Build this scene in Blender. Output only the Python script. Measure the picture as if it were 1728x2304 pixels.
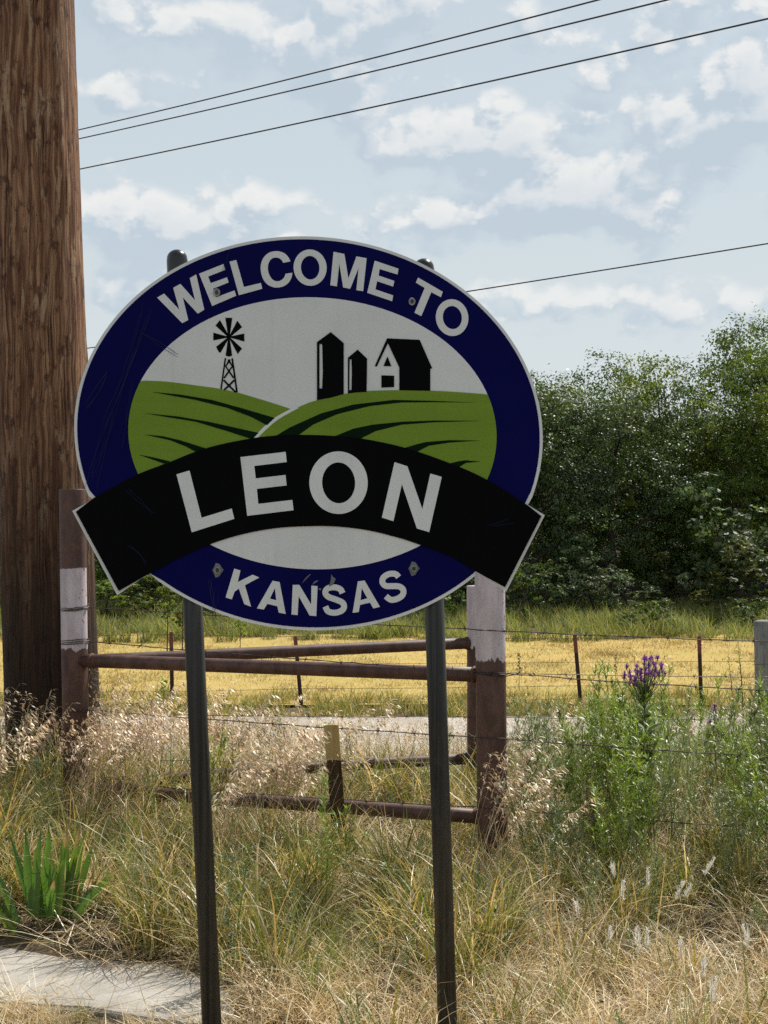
import bpy, bmesh, math, random
import numpy as np
from mathutils import Vector, Matrix, noise as mnoise
from mathutils.geometry import tessellate_polygon

for _o in list(bpy.data.objects):
    bpy.data.objects.remove(_o)
C = bpy.context.scene.collection
S = bpy.context.scene
R = math.radians
rng = np.random.default_rng(11)
random.seed(5)

# ------------------------------------------------------------------ camera
F = 3125.0                     # focal length in photo pixels (photo 1728 x 2304)
CAMZ = 1.60
cam_d = bpy.data.cameras.new('camera')
cam = bpy.data.objects.new('camera', cam_d)
C.objects.link(cam)
cam.location = (0, 0, CAMZ)
cam.rotation_euler = (R(90), 0, 0)
cam_d.sensor_fit = 'VERTICAL'
cam_d.sensor_height = 24.0
cam_d.lens = 24.0 * F / 2304.0
cam_d.clip_start = 0.05
cam_d.clip_end = 3000
S.camera = cam

def P(px, py, d):
    """point at photo pixel px,py that stands d metres away"""
    return Vector(((px - 864) * d / F, d, CAMZ + (1152 - py) * d / F))

# ------------------------------------------------------------------ light
SUN_EL, SUN_AZ = R(52), R(38)
S.view_settings.view_transform = 'Standard'
S.view_settings.look = 'None'
S.view_settings.gamma = 1
S.view_settings.use_curve_mapping = False
S.view_settings.exposure = 0.35
S.cycles.use_denoising = False
S.cycles.max_bounces = 6
S.cycles.transparent_max_bounces = 16
S.cycles.sample_clamp_indirect = 6

sun_d = bpy.data.lights.new('sun', 'SUN')
sun_d.energy = 5.0
sun_d.angle = R(0.5)
sun_d.color = (1.0, 0.95, 0.86)
sun = bpy.data.objects.new('sun', sun_d)
C.objects.link(sun)
sv = Vector((math.sin(SUN_AZ) * math.cos(SUN_EL), math.cos(SUN_AZ) * math.cos(SUN_EL), math.sin(SUN_EL)))
sun.rotation_euler = sv.to_track_quat('Z', 'Y').to_euler()
sun.location = sv * 60


class NT:
    """small helper to write node trees"""
    def __init__(s, tree):
        s.t = tree
        s.n = tree.nodes
        s.l = tree.links

    def new(s, typ, **kw):
        nd = s.n.new(typ)
        for k, v in kw.items():
            setattr(nd, k, v)
        return nd

    def put(s, sock, v):
        if v is None:
            return
        if isinstance(v, bpy.types.NodeSocket):
            s.l.new(v, sock)
        else:
            if isinstance(v, (tuple, list)) and len(v) == 3 and len(getattr(sock, 'default_value', (0, 0, 0))) == 4:
                v = tuple(v) + (1,)
            sock.default_value = v

    def m(s, op, a, b=None, c=None, clamp=False):
        nd = s.new('ShaderNodeMath', operation=op, use_clamp=clamp)
        for i, v in enumerate((a, b, c)):
            s.put(nd.inputs[i], v)
        return nd.outputs[0]

    def mix(s, f, a, b, mode='MIX'):
        nd = s.new('ShaderNodeMix', data_type='RGBA', blend_type=mode)
        s.put(nd.inputs[0], f)
        s.put(nd.inputs[6], a)
        s.put(nd.inputs[7], b)
        return nd.outputs[2]

    def ramp(s, f, lo, hi, a=0.0, b=1.0, kind='SMOOTHSTEP'):
        nd = s.new('ShaderNodeMapRange', interpolation_type=kind)
        for i, v in enumerate((f, lo, hi, a, b)):
            s.put(nd.inputs[i], v)
        return nd.outputs[0]

    def noise(s, vec, scale, detail=4.0, rough=0.55, dist=0.0, lac=2.0):
        nd = s.new('ShaderNodeTexNoise')
        s.put(nd.inputs['Vector'], vec)
        nd.inputs['Scale'].default_value = scale
        nd.inputs['Detail'].default_value = detail
        nd.inputs['Roughness'].default_value = rough
        nd.inputs['Lacunarity'].default_value = lac
        nd.inputs['Distortion'].default_value = dist
        return nd.outputs[0]

    def noise2(s, vec, scale, detail, rough):
        nd = s.new('ShaderNodeTexNoise', noise_dimensions='2D')
        s.put(nd.inputs['Vector'], vec)
        nd.inputs['Scale'].default_value = scale
        nd.inputs['Detail'].default_value = detail
        nd.inputs['Roughness'].default_value = rough
        return nd.outputs[0]

    def mapping(s, vec, loc=(0, 0, 0), rot=(0, 0, 0), sc=(1, 1, 1)):
        nd = s.new('ShaderNodeMapping')
        s.put(nd.inputs[0], vec)
        nd.inputs[1].default_value = loc
        nd.inputs[2].default_value = rot
        nd.inputs[3].default_value = sc
        return nd.outputs[0]

    def vec(s, x, y, z):
        nd = s.new('ShaderNodeCombineXYZ')
        for i, v in enumerate((x, y, z)):
            s.put(nd.inputs[i], v)
        return nd.outputs[0]


# ------------------------------------------------------------------ sky
W = bpy.data.worlds.new('World')
S.world = W
W.use_nodes = True
k = NT(W.node_tree)
k.n.clear()
SKY_STRENGTH = 0.08
# thin cloud and haze, as radiance before the strength above
C_LIT, C_SHADE, C_VEIL, C_LOW = (8.7, 8.7, 8.55), (5.2, 6.1, 6.95), (6.3, 7.1, 7.5), (6.9, 7.4, 7.5)
tc = k.new('ShaderNodeTexCoord')
sep = k.new('ShaderNodeSeparateXYZ')
k.l.new(tc.outputs['Generated'], sep.inputs[0])
sky = k.new('ShaderNodeTexSky', sky_type='NISHITA', sun_disc=False, sun_elevation=SUN_EL,
            sun_rotation=SUN_AZ, altitude=400, air_density=1.0, dust_density=1.6, ozone_density=1.2)
az = k.m('ARCTAN2', sep.outputs[0], sep.outputs[1])
el = k.m('ARCSINE', k.m('MINIMUM', k.m('MAXIMUM', sep.outputs[2], -0.999), 0.999))


def cloud_n(da, de, fd):
    """fractal cloud field over the sky dome, read a little way off when da, de are given"""
    x, y = k.m('ADD', az, 0.35 + da), k.m('ADD', el, de)
    v = k.vec(x, k.m('MULTIPLY', y, 1.5), 0.0)
    big = k.noise2(v, 7.0, 1.0, 0.5)
    fine = k.noise2(v, 14.0, fd, 0.58)
    wx, wy = k.m('MULTIPLY_ADD', fine, .06, x), k.m('MULTIPLY_ADD', fine, .06, k.m('MULTIPLY', y, 1.2))
    tot = k.m('ADD', k.m('MULTIPLY', big, 0.46), k.m('MULTIPLY', fine, 0.54))
    for scl_, amt in ((24.0, .16), (58.0, .09)):
        puff = k.new('ShaderNodeTexVoronoi', feature='F1', voronoi_dimensions='2D')
        k.put(puff.inputs['Vector'], k.vec(wx, wy, 0.0))
        puff.inputs['Scale'].default_value = scl_
        tot = k.m('MULTIPLY_ADD', k.m('SUBTRACT', .45, puff.outputs['Distance']), amt, tot)
    for (px, py, sx, sy, amp) in CLOUDS:
        a0, e0 = math.atan((px - 864) / F), math.atan((1152 - py) / F)
        dx = k.m('DIVIDE', k.m('SUBTRACT', x, a0 + .35), sx / F)
        dy = k.m('DIVIDE', k.m('SUBTRACT', y, e0), sy / F)
        r2 = k.m('MULTIPLY_ADD', dx, dx, k.m('MULTIPLY', dy, dy))
        tot = k.m('MULTIPLY_ADD', k.m('EXPONENT', k.m('MULTIPLY', r2, -1.0)), amp, tot)
    return tot


# the larger cloud masses, by their bearing and height in the sky
CLOUDS = [
    (520, 70, 420, 75, .20),
    (1215, 345, 180, 115, .33),
    (960, 330, 190, 80, .16),
    (1660, 230, 190, 210, .24),
    (1180, 470, 320, 55, .18),
    (640, 520, 450, 75, .08),
    (230, 540, 200, 110, .09),
    (230, 230, 150, 50, .12),
    (520, 330, 240, 80, -.10),
    (1080, 160, 160, 70, -.12),
    (1380, 625, 380, 60, -.12),
    (1380, 140, 130, 120, -.06),
]
dens = cloud_n(0, 0, 7.0)
up_ = cloud_n(0.005, 0.013, 6.0)
cover = k.ramp(dens, 0.49, 0.65)
lit = k.ramp(k.m('SUBTRACT', dens, up_), -0.02, 0.13)
core = k.ramp(dens, 0.58, 0.86)
edge = k.m('MULTIPLY', lit, k.m('SUBTRACT', 1.0, k.m('MULTIPLY', core, 0.45)))
ccol = k.mix(edge, C_SHADE, C_LIT)
veil = k.ramp(el, 0.0, 1.2, 0.95, 0.25)
base = k.mix(veil, sky.outputs[0], C_VEIL)
low = k.ramp(el, 0.0, 0.30, 1.0, 0.0)
base = k.mix(k.m('MULTIPLY', low, 0.8), base, C_LOW)
allsky = k.mix(k.m('MULTIPLY', cover, k.ramp(el, 0.0, 0.22, 0.45, 0.92)), base, ccol)
bg = k.new('ShaderNodeBackground')
bg.inputs[1].default_value = SKY_STRENGTH
k.l.new(allsky, bg.inputs[0])
wo = k.new('ShaderNodeOutputWorld')
k.l.new(bg.outputs[0], wo.inputs[0])


# ------------------------------------------------------------------ object helpers
def tag(o, label=None, cat=None, group=None, kind=None):
    if label:
        o['label'] = label
    if cat:
        o['category'] = cat
    if group:
        o['group'] = group
    if kind:
        o['kind'] = kind
    return o


def empty(name, loc, label, cat, group=None):
    o = bpy.data.objects.new(name, None)
    C.objects.link(o)
    o.location = loc
    o.empty_display_size = 0.1
    return tag(o, label, cat, group)


def mesh_obj(name, V, Fc, mat, parent=None, cols=None, smooth=False, link=True):
    me = bpy.data.meshes.new(name)
    V = np.asarray(V, dtype=np.float64)
    if isinstance(Fc, np.ndarray):
        nf, kk = Fc.shape
        me.vertices.add(len(V))
        me.vertices.foreach_set('co', V.astype(np.float32).ravel())
        me.loops.add(nf * kk)
        me.loops.foreach_set('vertex_index', Fc.astype(np.int32).ravel())
        me.polygons.add(nf)
        me.polygons.foreach_set('loop_start', (np.arange(nf) * kk).astype(np.int32))
        me.update(calc_edges=True)
        me.validate()
    else:
        me.from_pydata([tuple(v) for v in V], [], Fc)
        me.update()
    if cols is not None:
        at = me.attributes.new('Col', 'FLOAT_COLOR', 'POINT')
        cc = np.ones((len(V), 4), dtype=np.float32)
        cc[:, :3] = cols
        at.data.foreach_set('color', cc.ravel())
    if smooth:
        me.polygons.foreach_set('use_smooth', np.ones(len(me.polygons), dtype=bool))
    if mat is not None:
        me.materials.append(mat)
    o = bpy.data.objects.new(name, me)
    if link:
        C.objects.link(o)
    if parent is not None:
        o.parent = parent
    return o


class MB:
    """collects tubes and boxes into one mesh, in coordinates relative to org"""
    def __init__(s, org=(0, 0, 0)):
        s.v, s.f, s.o = [], [], Vector(org)

    def tube(s, pts, rad, n=10, caps=True):
        pts = [Vector(p) - s.o for p in pts]
        if not isinstance(rad, (list, tuple, np.ndarray)):
            rad = [rad] * len(pts)
        t = (pts[1] - pts[0]).normalized()
        up = Vector((0, 0, 1)) if abs(t.z) < 0.9 else Vector((0, 1, 0))
        b0 = len(s.v)
        a = t.cross(up).normalized()
        for i, p in enumerate(pts):
            t = (pts[min(i + 1, len(pts) - 1)] - pts[max(i - 1, 0)]).normalized()
            a = (a - t * a.dot(t)).normalized()
            b = t.cross(a)
            for j in range(n):
                g = 2 * math.pi * j / n
                s.v.append(p + (a * math.cos(g) + b * math.sin(g)) * rad[i])
        for i in range(len(pts) - 1):
            for j in range(n):
                q = b0 + i * n
                s.f.append((q + j, q + (j + 1) % n, q + n + (j + 1) % n, q + n + j))
        if caps:
            s.f.append(tuple(b0 + j for j in range(n))[::-1])
            s.f.append(tuple(b0 + (len(pts) - 1) * n + j for j in range(n)))
        return s

    def box(s, c, h, rot=None):
        c = Vector(c) - s.o
        b0 = len(s.v)
        for x in (-1, 1):
            for y in (-1, 1):
                for z in (-1, 1):
                    q = Vector((x * h[0], y * h[1], z * h[2]))
                    if rot is not None:
                        q = rot @ q
                    s.v.append(c + q)
        for f in ((0, 1, 3, 2), (4, 6, 7, 5), (0, 4, 5, 1), (2, 3, 7, 6), (0, 2, 6, 4), (1, 5, 7, 3)):
            s.f.append(tuple(b0 + i for i in f))
        return s

    def obj(s, name, mat, parent=None, smooth=True):
        o = mesh_obj(name, s.v, s.f, mat, parent)
        if smooth:
            o.data.polygons.foreach_set('use_smooth', np.array([len(p.vertices) == 4 for p in o.data.polygons]))
        return o


# ------------------------------------------------------------------ materials
def new_mat(name):
    m = bpy.data.materials.new(name)
    m.use_nodes = True
    h = NT(m.node_tree)
    h.n.clear()
    out = h.new('ShaderNodeOutputMaterial')
    return m, h, out


def pbsdf(h, col, rough=0.7, spec=0.4, metal=0.0, normal=None, coat=0.0):
    b = h.new('ShaderNodeBsdfPrincipled')
    h.put(b.inputs['Base Color'], col)
    h.put(b.inputs['Roughness'], rough)
    h.put(b.inputs['Specular IOR Level'], spec)
    h.put(b.inputs['Metallic'], metal)
    if coat:
        b.inputs['Coat Weight'].default_value = coat
    if normal is not None:
        h.l.new(normal, b.inputs['Normal'])
    return b.outputs[0]


def bump(h, height, strength=0.5, dist=0.01):
    b = h.new('ShaderNodeBump')
    b.inputs['Strength'].default_value = strength
    b.inputs['Distance'].default_value = dist
    h.l.new(height, b.inputs['Height'])
    return b.outputs[0]


def objco(h):
    return h.new('ShaderNodeTexCoord').outputs['Object']


def worldco(h):
    return h.new('ShaderNodeNewGeometry').outputs['Position']


def mat_simple(name, col, rough=0.7, spec=0.4, metal=0.0, var=0.25, scale=30.0, bmp=0.0):
    m, h, out = new_mat(name)
    n = h.noise(objco(h), scale, 5)
    c = h.mix(h.ramp(n, 0.3, 0.7), tuple(x * (1 - var) for x in col), tuple(min(1, x * (1 + var)) for x in col))
    h.l.new(pbsdf(h, c, rough, spec, metal, bump(h, n, bmp, 0.004) if bmp else None), out.inputs[0])
    return m


def mat_plant(name, transl=0.35, rough=0.55, spec=0.35, inst_var=0.25, tint=(1, 1, 1), through=(1.45, 1.35, .75)):
    """leaf and stem colour from the mesh, varied plant by plant, light passing through"""
    m, h, out = new_mat(name)
    at = h.new('ShaderNodeAttribute', attribute_name='Col')
    oi = h.new('ShaderNodeObjectInfo')
    br = h.ramp(oi.outputs['Random'], 0, 1, 1 - inst_var, 1 + inst_var, 'LINEAR')
    c = h.mix(1.0, at.outputs['Color'], h.vec(h.m('MULTIPLY', br, tint[0]), h.m('MULTIPLY', br, tint[1]), h.m('MULTIPLY', br, tint[2])), 'MULTIPLY')
    s = pbsdf(h, c, rough, spec)
    t = h.new('ShaderNodeBsdfTranslucent')
    h.l.new(h.mix(1.0, c, through, 'MULTIPLY'), t.inputs[0])
    mx = h.new('ShaderNodeMixShader')
    mx.inputs[0].default_value = transl
    h.l.new(s, mx.inputs[1])
    h.l.new(t.outputs[0], mx.inputs[2])
    h.l.new(mx.outputs[0], out.inputs[0])
    return m


M_GRASS = mat_plant('grass_blades', 0.30, 0.42, 0.42)
M_FARGRASS = mat_plant('far_grass_blades', 0.35, 0.6, 0.2)
M_STRAW = mat_plant('straw_blades', 0.28, 0.42, 0.45, through=(1.15, 1.1, 1.0))
M_WEED = mat_plant('weed_leaves', 0.30, 0.42, 0.45)
M_LEAF = mat_plant('tree_leaves', 0.36, 0.52, 0.28, 0.16)
M_GLOSSY = mat_plant('glossy_leaves', 0.28, 0.46, 0.36, 0.16)
M_IRIS = mat_plant('iris_leaves', 0.34, 0.40, 0.45, 0.0)
M_FLOWER = mat_plant('flower_petals', 0.35, 0.6, 0.2, 0.0, through=(1.1, 1.1, 1.1))


def mat_ground():
    m, h, out = new_mat('embankment_soil')
    p = worldco(h)
    n = h.noise(p, 3.0, 6)
    f = h.noise(p, 60.0, 4)
    c = h.mix(h.ramp(n, .35, .65), (.055, .042, .028), (.10, .078, .05))
    c = h.mix(h.ramp(f, .5, .75), c, (.22, .175, .115))
    h.l.new(pbsdf(h, c, .95, .1, 0, bump(h, f, .6, .02)), out.inputs[0])
    return m


def mat_lane():
    m, h, out = new_mat('gravel_surface')
    p = worldco(h)
    n = h.noise(p, 1.2, 5)
    v = h.new('ShaderNodeTexVoronoi')
    h.l.new(p, v.inputs['Vector'])
    v.inputs['Scale'].default_value = 28
    sp = h.new('ShaderNodeSeparateColor')
    h.l.new(v.outputs['Color'], sp.inputs[0])
    c = h.mix(sp.outputs[0], (.30, .265, .23), (.50, .455, .405))
    c = h.mix(h.ramp(n, .35, .7), c, (.34, .295, .245))
    h.l.new(pbsdf(h, c, .95, .1, 0, bump(h, v.outputs['Distance'], .5, .02)), out.inputs[0])
    return m


def mat_field():
    m, h, out = new_mat('hay_stubble')
    p = worldco(h)
    n = h.noise(h.mapping(p, sc=(.25, .6, 1)), 1.0, 5)
    f = h.noise(h.mapping(p, sc=(8, 2, 1)), 2.0, 6)
    c = h.mix(h.ramp(n, .35, .65), (.41, .295, .095), (.35, .27, .078))
    c = h.mix(h.ramp(f, .45, .75), c, (.44, .33, .15))
    h.l.new(pbsdf(h, c, .95, .1, 0, bump(h, f, .5, .05)), out.inputs[0])
    return m


def mat_concrete():
    m, h, out = new_mat('weathered_concrete')
    p = worldco(h)
    n = h.noise(p, 5.0, 7, .6)
    f = h.noise(p, 90.0, 4, .6)
    c = h.mix(h.ramp(n, .3, .7), (.26, .24, .21), (.39, .365, .325))
    c = h.mix(h.m('MULTIPLY', h.ramp(f, .52, .75), .5), c, (.25, .235, .21))
    st = h.noise(h.mapping(p, sc=(1, 3, 1)), 3.0, 6)
    c = h.mix(h.m('MULTIPLY', h.ramp(st, .52, .72), .7), c, (.20, .165, .12))
    ck = h.noise(p, 1.7, 5, .55, .3)
    c = h.mix(h.ramp(h.m('ABSOLUTE', h.m('SUBTRACT', ck, .5)), 0.0, .004, .4, 0.0), c, (.06, .05, .04))
    h.l.new(pbsdf(h, c, .9, .2, 0, bump(h, h.m('ADD', h.m('MULTIPLY', n, 2), f), .35, .006)), out.inputs[0])
    return m


def mat_pole():
    m, h, out = new_mat('treated_pole_wood')
    p = objco(h)
    s = h.new('ShaderNodeSeparateXYZ')
    h.l.new(p, s.inputs[0])
    ang = h.m('ARCTAN2', s.outputs[0], h.m('MULTIPLY', s.outputs[1], -1))
    q = h.vec(h.m('MULTIPLY', ang, 0.21), s.outputs[2], 0.0)
    warp = h.noise(h.mapping(q, sc=(5, 2.2, 1)), 1.0, 4)
    qx = h.m('ADD', h.m('MULTIPLY', ang, 0.21), h.m('MULTIPLY', warp, 0.06))
    qq = h.vec(qx, s.outputs[2], 0.0)
    grain = h.noise(h.mapping(qq, sc=(150, 3.2, 1)), 1.0, 6, .62)
    streak = h.noise(h.mapping(qq, sc=(62, 2.4, 1)), 1.0, 6, .62)
    blot = h.noise(h.mapping(q, loc=(3, 1, 0), sc=(20, 8.5, 1)), 1.0, 6, .66)
    peel = h.noise(h.mapping(q, loc=(7, 2, 0), sc=(24, 3.4, 1)), 1.0, 5, .6)
    c = h.mix(h.ramp(streak, .38, .66), (.125, .052, .027), (.37, .205, .112))
    c = h.mix(h.m('MULTIPLY', h.ramp(grain, .50, .64), .75), c, (.09, .040, .022))
    c = h.mix(h.m('MULTIPLY', h.ramp(peel, .57, .62), .6), c, (.43, .30, .19))
    c = h.mix(h.m('MULTIPLY', h.ramp(blot, .53, .63), .8), c, (.055, .022, .014))
    # creosote stain plus the shade at the pole foot, painted in, with ragged tongues
    zz = h.m('ADD', s.outputs[2], h.m('MULTIPLY', h.noise(h.mapping(q, sc=(20, .8, 1)), 1.0, 3), 1.3))
    tar_shade = h.ramp(zz, 1.30, 2.8, 1.0, 0.0)
    c = h.mix(h.m('MULTIPLY', tar_shade, .93), c, (.017, .010, .007))
    crk = h.noise(h.mapping(qq, loc=(1.3, 0, 0), sc=(60, .55, 1)), 1.0, 3, .4)
    line = h.ramp(h.m('ABSOLUTE', h.m('SUBTRACT', crk, .5)), 0.0, .016, 1.0, 0.0)
    line = h.m('MULTIPLY', line, h.ramp(h.noise(h.mapping(q, sc=(9, 1.3, 1)), 1.0, 2), .47, .55))
    c = h.mix(h.m('MULTIPLY', line, .9), c, (.012, .008, .006))
    hgt = h.m('SUBTRACT', h.m('ADD', h.m('MULTIPLY', grain, .5), h.m('ADD', streak, h.m('MULTIPLY', h.ramp(peel, .56, .66), .35))),
              h.m('MULTIPLY', line, 1.2))
    h.l.new(pbsdf(h, c, .82, .22, 0, bump(h, hgt, .75, .012)), out.inputs[0])
    return m


def mat_pipe(name, bands, spots=0.0):
    """dark brown pipe paint, white bands between the given heights, flaking to rust"""
    m, h, out = new_mat(name)
    p = worldco(h)
    s = h.new('ShaderNodeSeparateXYZ')
    h.l.new(p, s.inputs[0])
    n = h.noise(h.mapping(p, sc=(1, 1, .45)), 20.0, 6, .6)
    f = h.noise(p, 140.0, 3)
    brown = h.mix(h.ramp(n, .35, .65), (.055, .024, .018), (.098, .048, .037))
    rs2 = h.noise(p, 34.0, 6, .7)
    brown = h.mix(h.m('MULTIPLY', h.ramp(f, .6, .75), .35), brown, (.15, .075, .05))
    brown = h.mix(h.m('MULTIPLY', h.ramp(rs2, .56, .70), .7), brown, (.145, .062, .032))
    c = brown
    if bands:
        w = None
        for lo, hi in bands:
            zj = h.m('ADD', s.outputs[2], h.m('MULTIPLY', h.m('SUBTRACT', n, .5), .11))
            zk = h.m('ADD', s.outputs[2], h.m('MULTIPLY', h.m('SUBTRACT', n, .5), .02))
            g = h.m('MULTIPLY', h.ramp(zj, lo - .004, lo + .004), h.ramp(zk, hi - .003, hi + .003, 1, 0))
            w = g if w is None else h.m('MAXIMUM', w, g)
        dirt = h.noise(h.mapping(p, sc=(2, 2, .5)), 14.0, 6)
        white = h.mix(h.ramp(dirt, .35, .7), (.43, .365, .395), (.56, .49, .52))
        c = h.mix(w, brown, white)
        sepx = h.ramp(s.outputs[0], spots, spots + .035)
        rust = h.m('MULTIPLY', h.m('MULTIPLY', h.ramp(h.noise(h.mapping(p, sc=(1, 1, .55)), 75.0, 4, .6), .585, .63), sepx), w)
        c = h.mix(rust, c, (.20, .085, .035))
    h.l.new(pbsdf(h, c, .55, .4, 0, bump(h, h.m('ADD', n, h.m('MULTIPLY', f, .3)), .18, .006)), out.inputs[0])
    return m


def mat_sheeting(name, col, var=0.06, rough=.42, spec=.25, lines=False):
    m, h, out = new_mat(name)
    p = worldco(h)
    n = h.noise(p, 4.0, 5)
    d = h.noise(p, 60.0, 5, .65)
    c = h.mix(h.ramp(n, .3, .7), tuple(x * (1 - var) for x in col), tuple(x * (1 + var) for x in col))
    c = h.mix(h.m('MULTIPLY', h.ramp(d, .66, .78), .18), c, tuple(x * .6 for x in col))
    run = h.noise(h.mapping(p, sc=(34, 1, 1.3)), 1.0, 4, .6)
    c = h.mix(h.m('MULTIPLY', h.ramp(run, .52, .74), .16), c, tuple(x * .62 + .004 for x in col))
    if lines:
        g = h.noise(h.mapping(p, sc=(.6, 1, 45)), 1.0, 3)
        c = h.mix(h.m('MULTIPLY', h.ramp(g, .4, .7), .22), c, tuple(x * .75 for x in col))
    h.l.new(pbsdf(h, c, rough, spec), out.inputs[0])
    return m


M_WHITE = mat_sheeting('white_sheeting', (.72, .72, .69), .05, .5, .15)
M_BLUE = mat_sheeting('blue_sheeting', (.003, .003, .066), .12, .6, .05)
M_BLACK = mat_sheeting('black_sheeting', (.002, .002, .0026), .1, .6, .05)
M_GREEN = mat_sheeting('green_sheeting', (.185, .285, .03), .05, .55, .08, True)
M_DKGREEN = mat_sheeting('dark_green_sheeting', (.003, .013, .004), .1, .6, .05)
M_SCRATCH = mat_sheeting('scratched_sheeting', (.022, .025, .082), .2, .6, .05)
M_TORN = mat_sheeting('torn_backing', (.16, .16, .155), .3)
M_ALU = mat_simple('aluminium_edge', (.5, .5, .5), .5, .5, .6, .1)
M_GALV = mat_simple('galvanised_bolt', (.24, .24, .22), .45, .5, .6, .3, 200)
M_WIRE = mat_simple('rusty_wire', (.060, .042, .034), .6, .5, .3, .5, 30)
M_CABLE = mat_simple('weathered_cable', (.035, .037, .042), .6, .4, .0, .1, 3)
M_TPOST = mat_simple('rusty_steel_post', (.052, .028, .024), .7, .3, .2, .4, 40, .2)
M_TTOP = mat_simple('red_painted_tip', (.16, .052, .036), .6, .3, .0, .25, 40)
M_GREYWOOD = None


def mat_signpost():
    m, h, out = new_mat('dark_steel_tube')
    p = objco(h)
    g = h.noise(h.mapping(p, sc=(90, 90, 1.0)), 1.0, 4)
    n = h.noise(h.mapping(p, sc=(1, 1, .4)), 25.0, 5)
    c = h.mix(h.ramp(g, .35, .65), (.013, .013, .012), (.038, .037, .032))
    c = h.mix(h.m('MULTIPLY', h.ramp(n, .55, .75), .6), c, (.055, .053, .047))
    h.l.new(pbsdf(h, c, h.ramp(n, .3, .7, .45, .65), .35, .0), out.inputs[0])
    return m


M_SIGNPOST = mat_signpost()
M_CAP = mat_simple('black_rubber_cap', (.012, .012, .013), .28, .5, 0, .3, 50, .1)


def mat_board(name, a, b):
    m, h, out = new_mat(name)
    p = objco(h)
    g = h.noise(h.mapping(p, sc=(60, 60, 2)), 1.0, 5, .6)
    n = h.noise(p, 9.0, 4)
    c = h.mix(h.ramp(g, .3, .7), a, b)
    c = h.mix(h.m('MULTIPLY', h.ramp(n, .5, .7), .5), c, tuple(x * .5 for x in a))
    h.l.new(pbsdf(h, c, .85, .2, 0, bump(h, g, .5, .005)), out.inputs[0])
    return m


M_GREYWOOD = mat_board('silvered_wood', (.13, .125, .11), (.25, .24, .215))
M_BARK = mat_board('tree_bark', (.035, .028, .022), (.085, .07, .055))
M_STAKE = mat_board('stake_wood', (.035, .022, .013), (.075, .05, .028))
M_YELLOW = mat_board('yellow_stake_paint', (.34, .235, .085), (.46, .35, .16))


# ------------------------------------------------------------------ terrain
GY = [-40, 0, 2.5, 3.5, 4.2, 5.3, 6.0, 7.5, 9.0, 12.0, 15.0, 16.2, 21.5, 23.3, 34, 45, 60, 900]
GD = [1.56, 1.54, 1.50, 1.45, 1.43, 1.31, 1.27, 1.57, 1.90, 2.50, 3.00, 3.10, 3.20, 3.27, 3.32, 3.32, 3.32, 3.32]


def gz(x, y):
    x = np.asarray(x, dtype=float)
    y = np.asarray(y, dtype=float)
    b = CAMZ - np.interp(y, GY, GD)
    w = 0.025 * (np.sin(x * 2.1 + y * .7) + np.sin(x * .9 - y * 1.7 + 1.3) * .8)
    return b + w * np.clip((y - 2.5) / 2, 0, 1) * np.where(y < 16, 1, .6) * np.where((y > 16.0) & (y < 21.8), .2, 1)


def sheet(name, xs, ys, mat, dz=0.0, kind='structure'):
    X, Y = np.meshgrid(xs, ys)
    Z = gz(X, Y) + dz
    V = np.stack([X, Y, Z], -1).reshape(-1, 3)
    nx, ny = len(xs), len(ys)
    i = np.arange(nx - 1)[None, :] + np.arange(ny - 1)[:, None] * nx
    Fc = np.stack([i, i + 1, i + nx + 1, i + nx], -1).reshape(-1, 4)
    o = mesh_obj(name, V, Fc, mat, None, smooth=True)
    o['kind'] = kind
    return o


M_GROUND = mat_ground()
xs = np.concatenate([[-900, -300, -120, -60], np.linspace(-30, 30, 121), [60, 120, 300, 900]])
ys = np.concatenate([[-40, -15, -5], np.linspace(0, 24, 97), np.linspace(26, 70, 30), [100, 200, 400, 900]])
sheet('ground', xs, ys, M_GROUND)
sheet('gravel_lane', np.linspace(-60, 60, 121), np.linspace(16.1, 21.3, 14), mat_lane(), .06)
sheet('hay_field', np.linspace(-90, 90, 91), np.linspace(23.2, 37.0, 30), mat_field(), .06)

sheet('forest_floor', np.linspace(-120, 120, 61), np.linspace(45.5, 110, 30), mat_simple('shade_toned_litter', (.030, .024, .016), .95, .1, 0, .4, 2.0), .08)  # near-black colour stands in for the shade under the trees

# concrete slab at the near left, worn rounded corner at its right end
slab_px = [(-300, 2108), (0, 2122), (160, 2133), (330, 2158), (440, 2186), (500, 2215), (530, 2245), (525, 2285), (470, 2308), (330, 2290), (200, 2268), (0, 2256), (-300, 2250)]


def to_ground(px, py, drop):
    d = F * drop / (py - 1152)
    return Vector(((px - 864) * d / F, d, CAMZ - drop))


sp = [to_ground(a, b, 1.405) for a, b in slab_px]
cen = sum(sp, Vector()) / len(sp)
tris = tessellate_polygon([sp])
n_ = len(sp)
inner = [p + (cen - p).normalized() * .012 for p in sp]
V = [p for p in inner] + [p - Vector((0, 0, .010)) for p in sp] + [p - Vector((0, 0, .22)) for p in sp]
Fc = [tuple(t) for t in tris]
for i in range(n_):
    j = (i + 1) % n_
    Fc.append((i, i + n_, j + n_, j))
    Fc.append((i + n_, i + 2 * n_, j + 2 * n_, j + n_))
slab = mesh_obj('concrete_slab', V, Fc, mat_concrete())
slab.data.validate()
bm = bmesh.new()
bm.from_mesh(slab.data)
bmesh.ops.recalc_face_normals(bm, faces=bm.faces)
bm.to_mesh(slab.data)
bm.free()
slab['kind'] = 'structure'

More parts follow.
